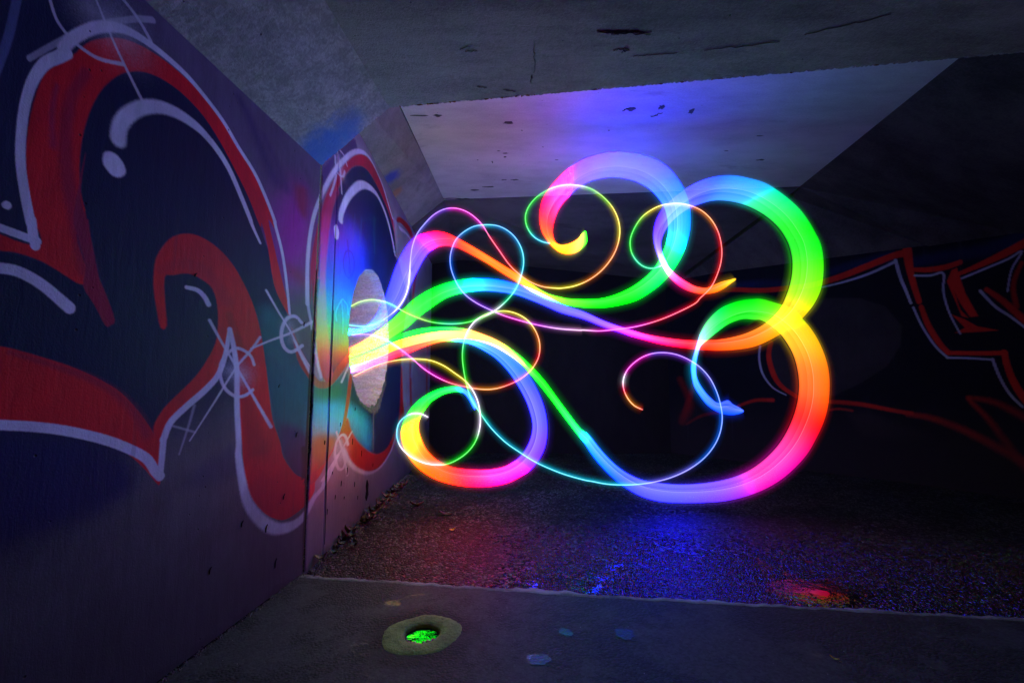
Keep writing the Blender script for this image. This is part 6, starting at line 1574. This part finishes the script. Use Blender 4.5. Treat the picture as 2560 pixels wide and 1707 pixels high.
    for edge in (0, 1):  # soft emissive strips imitate bloom along both ribbon edges
        offs = np.array([-.012, 0, .010, .024, .045, .075]) / np.maximum(W, .03)[:, None]
        tt2 = (-offs if edge == 0 else 1 + offs)[..., None]
        Ph = A[:, None, :] * (1 - tt2) + B[:, None, :] * tt2
        Ph[..., 1] += .012
        sat = D[:, 6:9] if edge == 0 else D[:, 9:12]
        sat = sat / np.maximum(sat.max(1, keepdims=True), .2)
        Ch = sat[:, None, :] ** 1.6 * np.array([0, .20, .14, .06, .02, 0])[None, :, None] * endfade[:, None, None]
        sheet('edge_glow', Ph, Ch, M_RIB, root)
    ok = (smooth01(W, .10, .16) * smooth01(np.abs(F - .5), .08, .15) * endfade)[:, None]
    C = np.stack([D[:, 6:9] * .10 * ok, D[:, 6:9] * .05 * ok, np.zeros_like(ca_)], 1)
    sheet('edge_line', P, C, M_RIB, root)
    return root

RIB_LABEL = {
    'R1': 'wide light ribbon humping violet out of the hole and ending in the highest curl',
    'R2': 'wide light ribbon curling into the blue, cyan and green upper right loop',
    'R3': 'wide light ribbon curling into the orange, red and magenta lower right loop',
    'R4': 'wide light ribbon rolled into the closed round loop nearest the left wall'}
for k in RIBBONS:
    ribbon(RIBBONS[k], RIB_LABEL[k])

def trail(rows, label, side):
    P0 = np.array([[q[0], q[2], q[1]] for q in rows])
    C0 = np.array([key(q[3]) for q in rows])
    D = catmull(np.concatenate([P0, C0], 1), 10)
    P, C = D[:, :3], np.clip(D[:, 3:], 0, 1)
    root = thing('light_trail', label, 'light trail', (float(P[0, 0]), float(P[0, 1]), 0), 'thin neon light lines')
    T = np.gradient(P, axis=0)
    T /= np.linalg.norm(T, axis=1)[:, None]
    Y = np.array([0, 1.0, 0])
    Nn = np.cross(T, Y)
    Nn /= np.linalg.norm(Nn, axis=1)[:, None]
    n = len(P)
    ef = np.minimum(1, (n - 1 - np.arange(n)) / 6 + .4)[:, None]
    # bright core: a thin tube
    k = 8
    R_ = .0047
    ring = np.array([[math.cos(2 * math.pi * q / k), math.sin(2 * math.pi * q / k)] for q in range(k + 1)])
    tube = P[:, None, :] + R_ * (ring[None, :, 0, None] * Nn[:, None, :] + ring[None, :, 1, None] * Y)
    cc = (C * .78 + .22 * np.maximum(C.max(1, keepdims=True), .3) * np.array([.95, .92, .97])) * .78 * ef
    cc = np.repeat(cc[:, None, :], k + 1, 1)
    sheet('core', tube, cc, M_TRL, root)
    # softer flat of the light blade on one side of the core, and its fall-off
    off = np.array([-.060, -.035, -.020, -.012, -.007, 0, .007, .012, .018, .024, .032, .046, .065])
    inten = np.array([0, .018, .06, .14, .32, .46, .42, .34, .30, .14, .06, .02, 0])
    # band follows the inside of the curl
    curv = np.cross(T, np.gradient(T, axis=0))[:, 1]
    ker = np.hanning(41)
    ker /= ker.sum()
    cs = np.convolve(np.sign(curv), ker, 'same')
    sg = np.where(np.abs(cs) > .05, cs, .05 * np.sign(cs + 1e-9))
    sg = np.clip(-sg * 3, -1, 1)
    S_ = P[:, None, :] + (off[None, :, None] * sg[:, None, None]) * Nn[:, None, :]
    S_[..., 1] += .012
    sat = C / np.maximum(C.max(1, keepdims=True), .2)
    cs_ = sat[:, None, :] * inten[None, :, None] * 1.0 * ef[:, None, :]
    sheet('glow_band', S_, cs_, M_TRL, root)
    return root

TR_LABEL = {
    'T1': 'thin light line ending in a green and yellow ring inside the topmost ribbon curl',
    'T2': 'thin light line with a blue ring on the left and an orange ring upper right',
    'T3': 'thin light line dipping to the floor and ending in a red tip at lower centre',
    'T4': 'thin light line wound into the green ring with white tip, inside the lower left loop'}
for k in TRAILS:
    trail(TRAILS[k], TR_LABEL[k], 1)
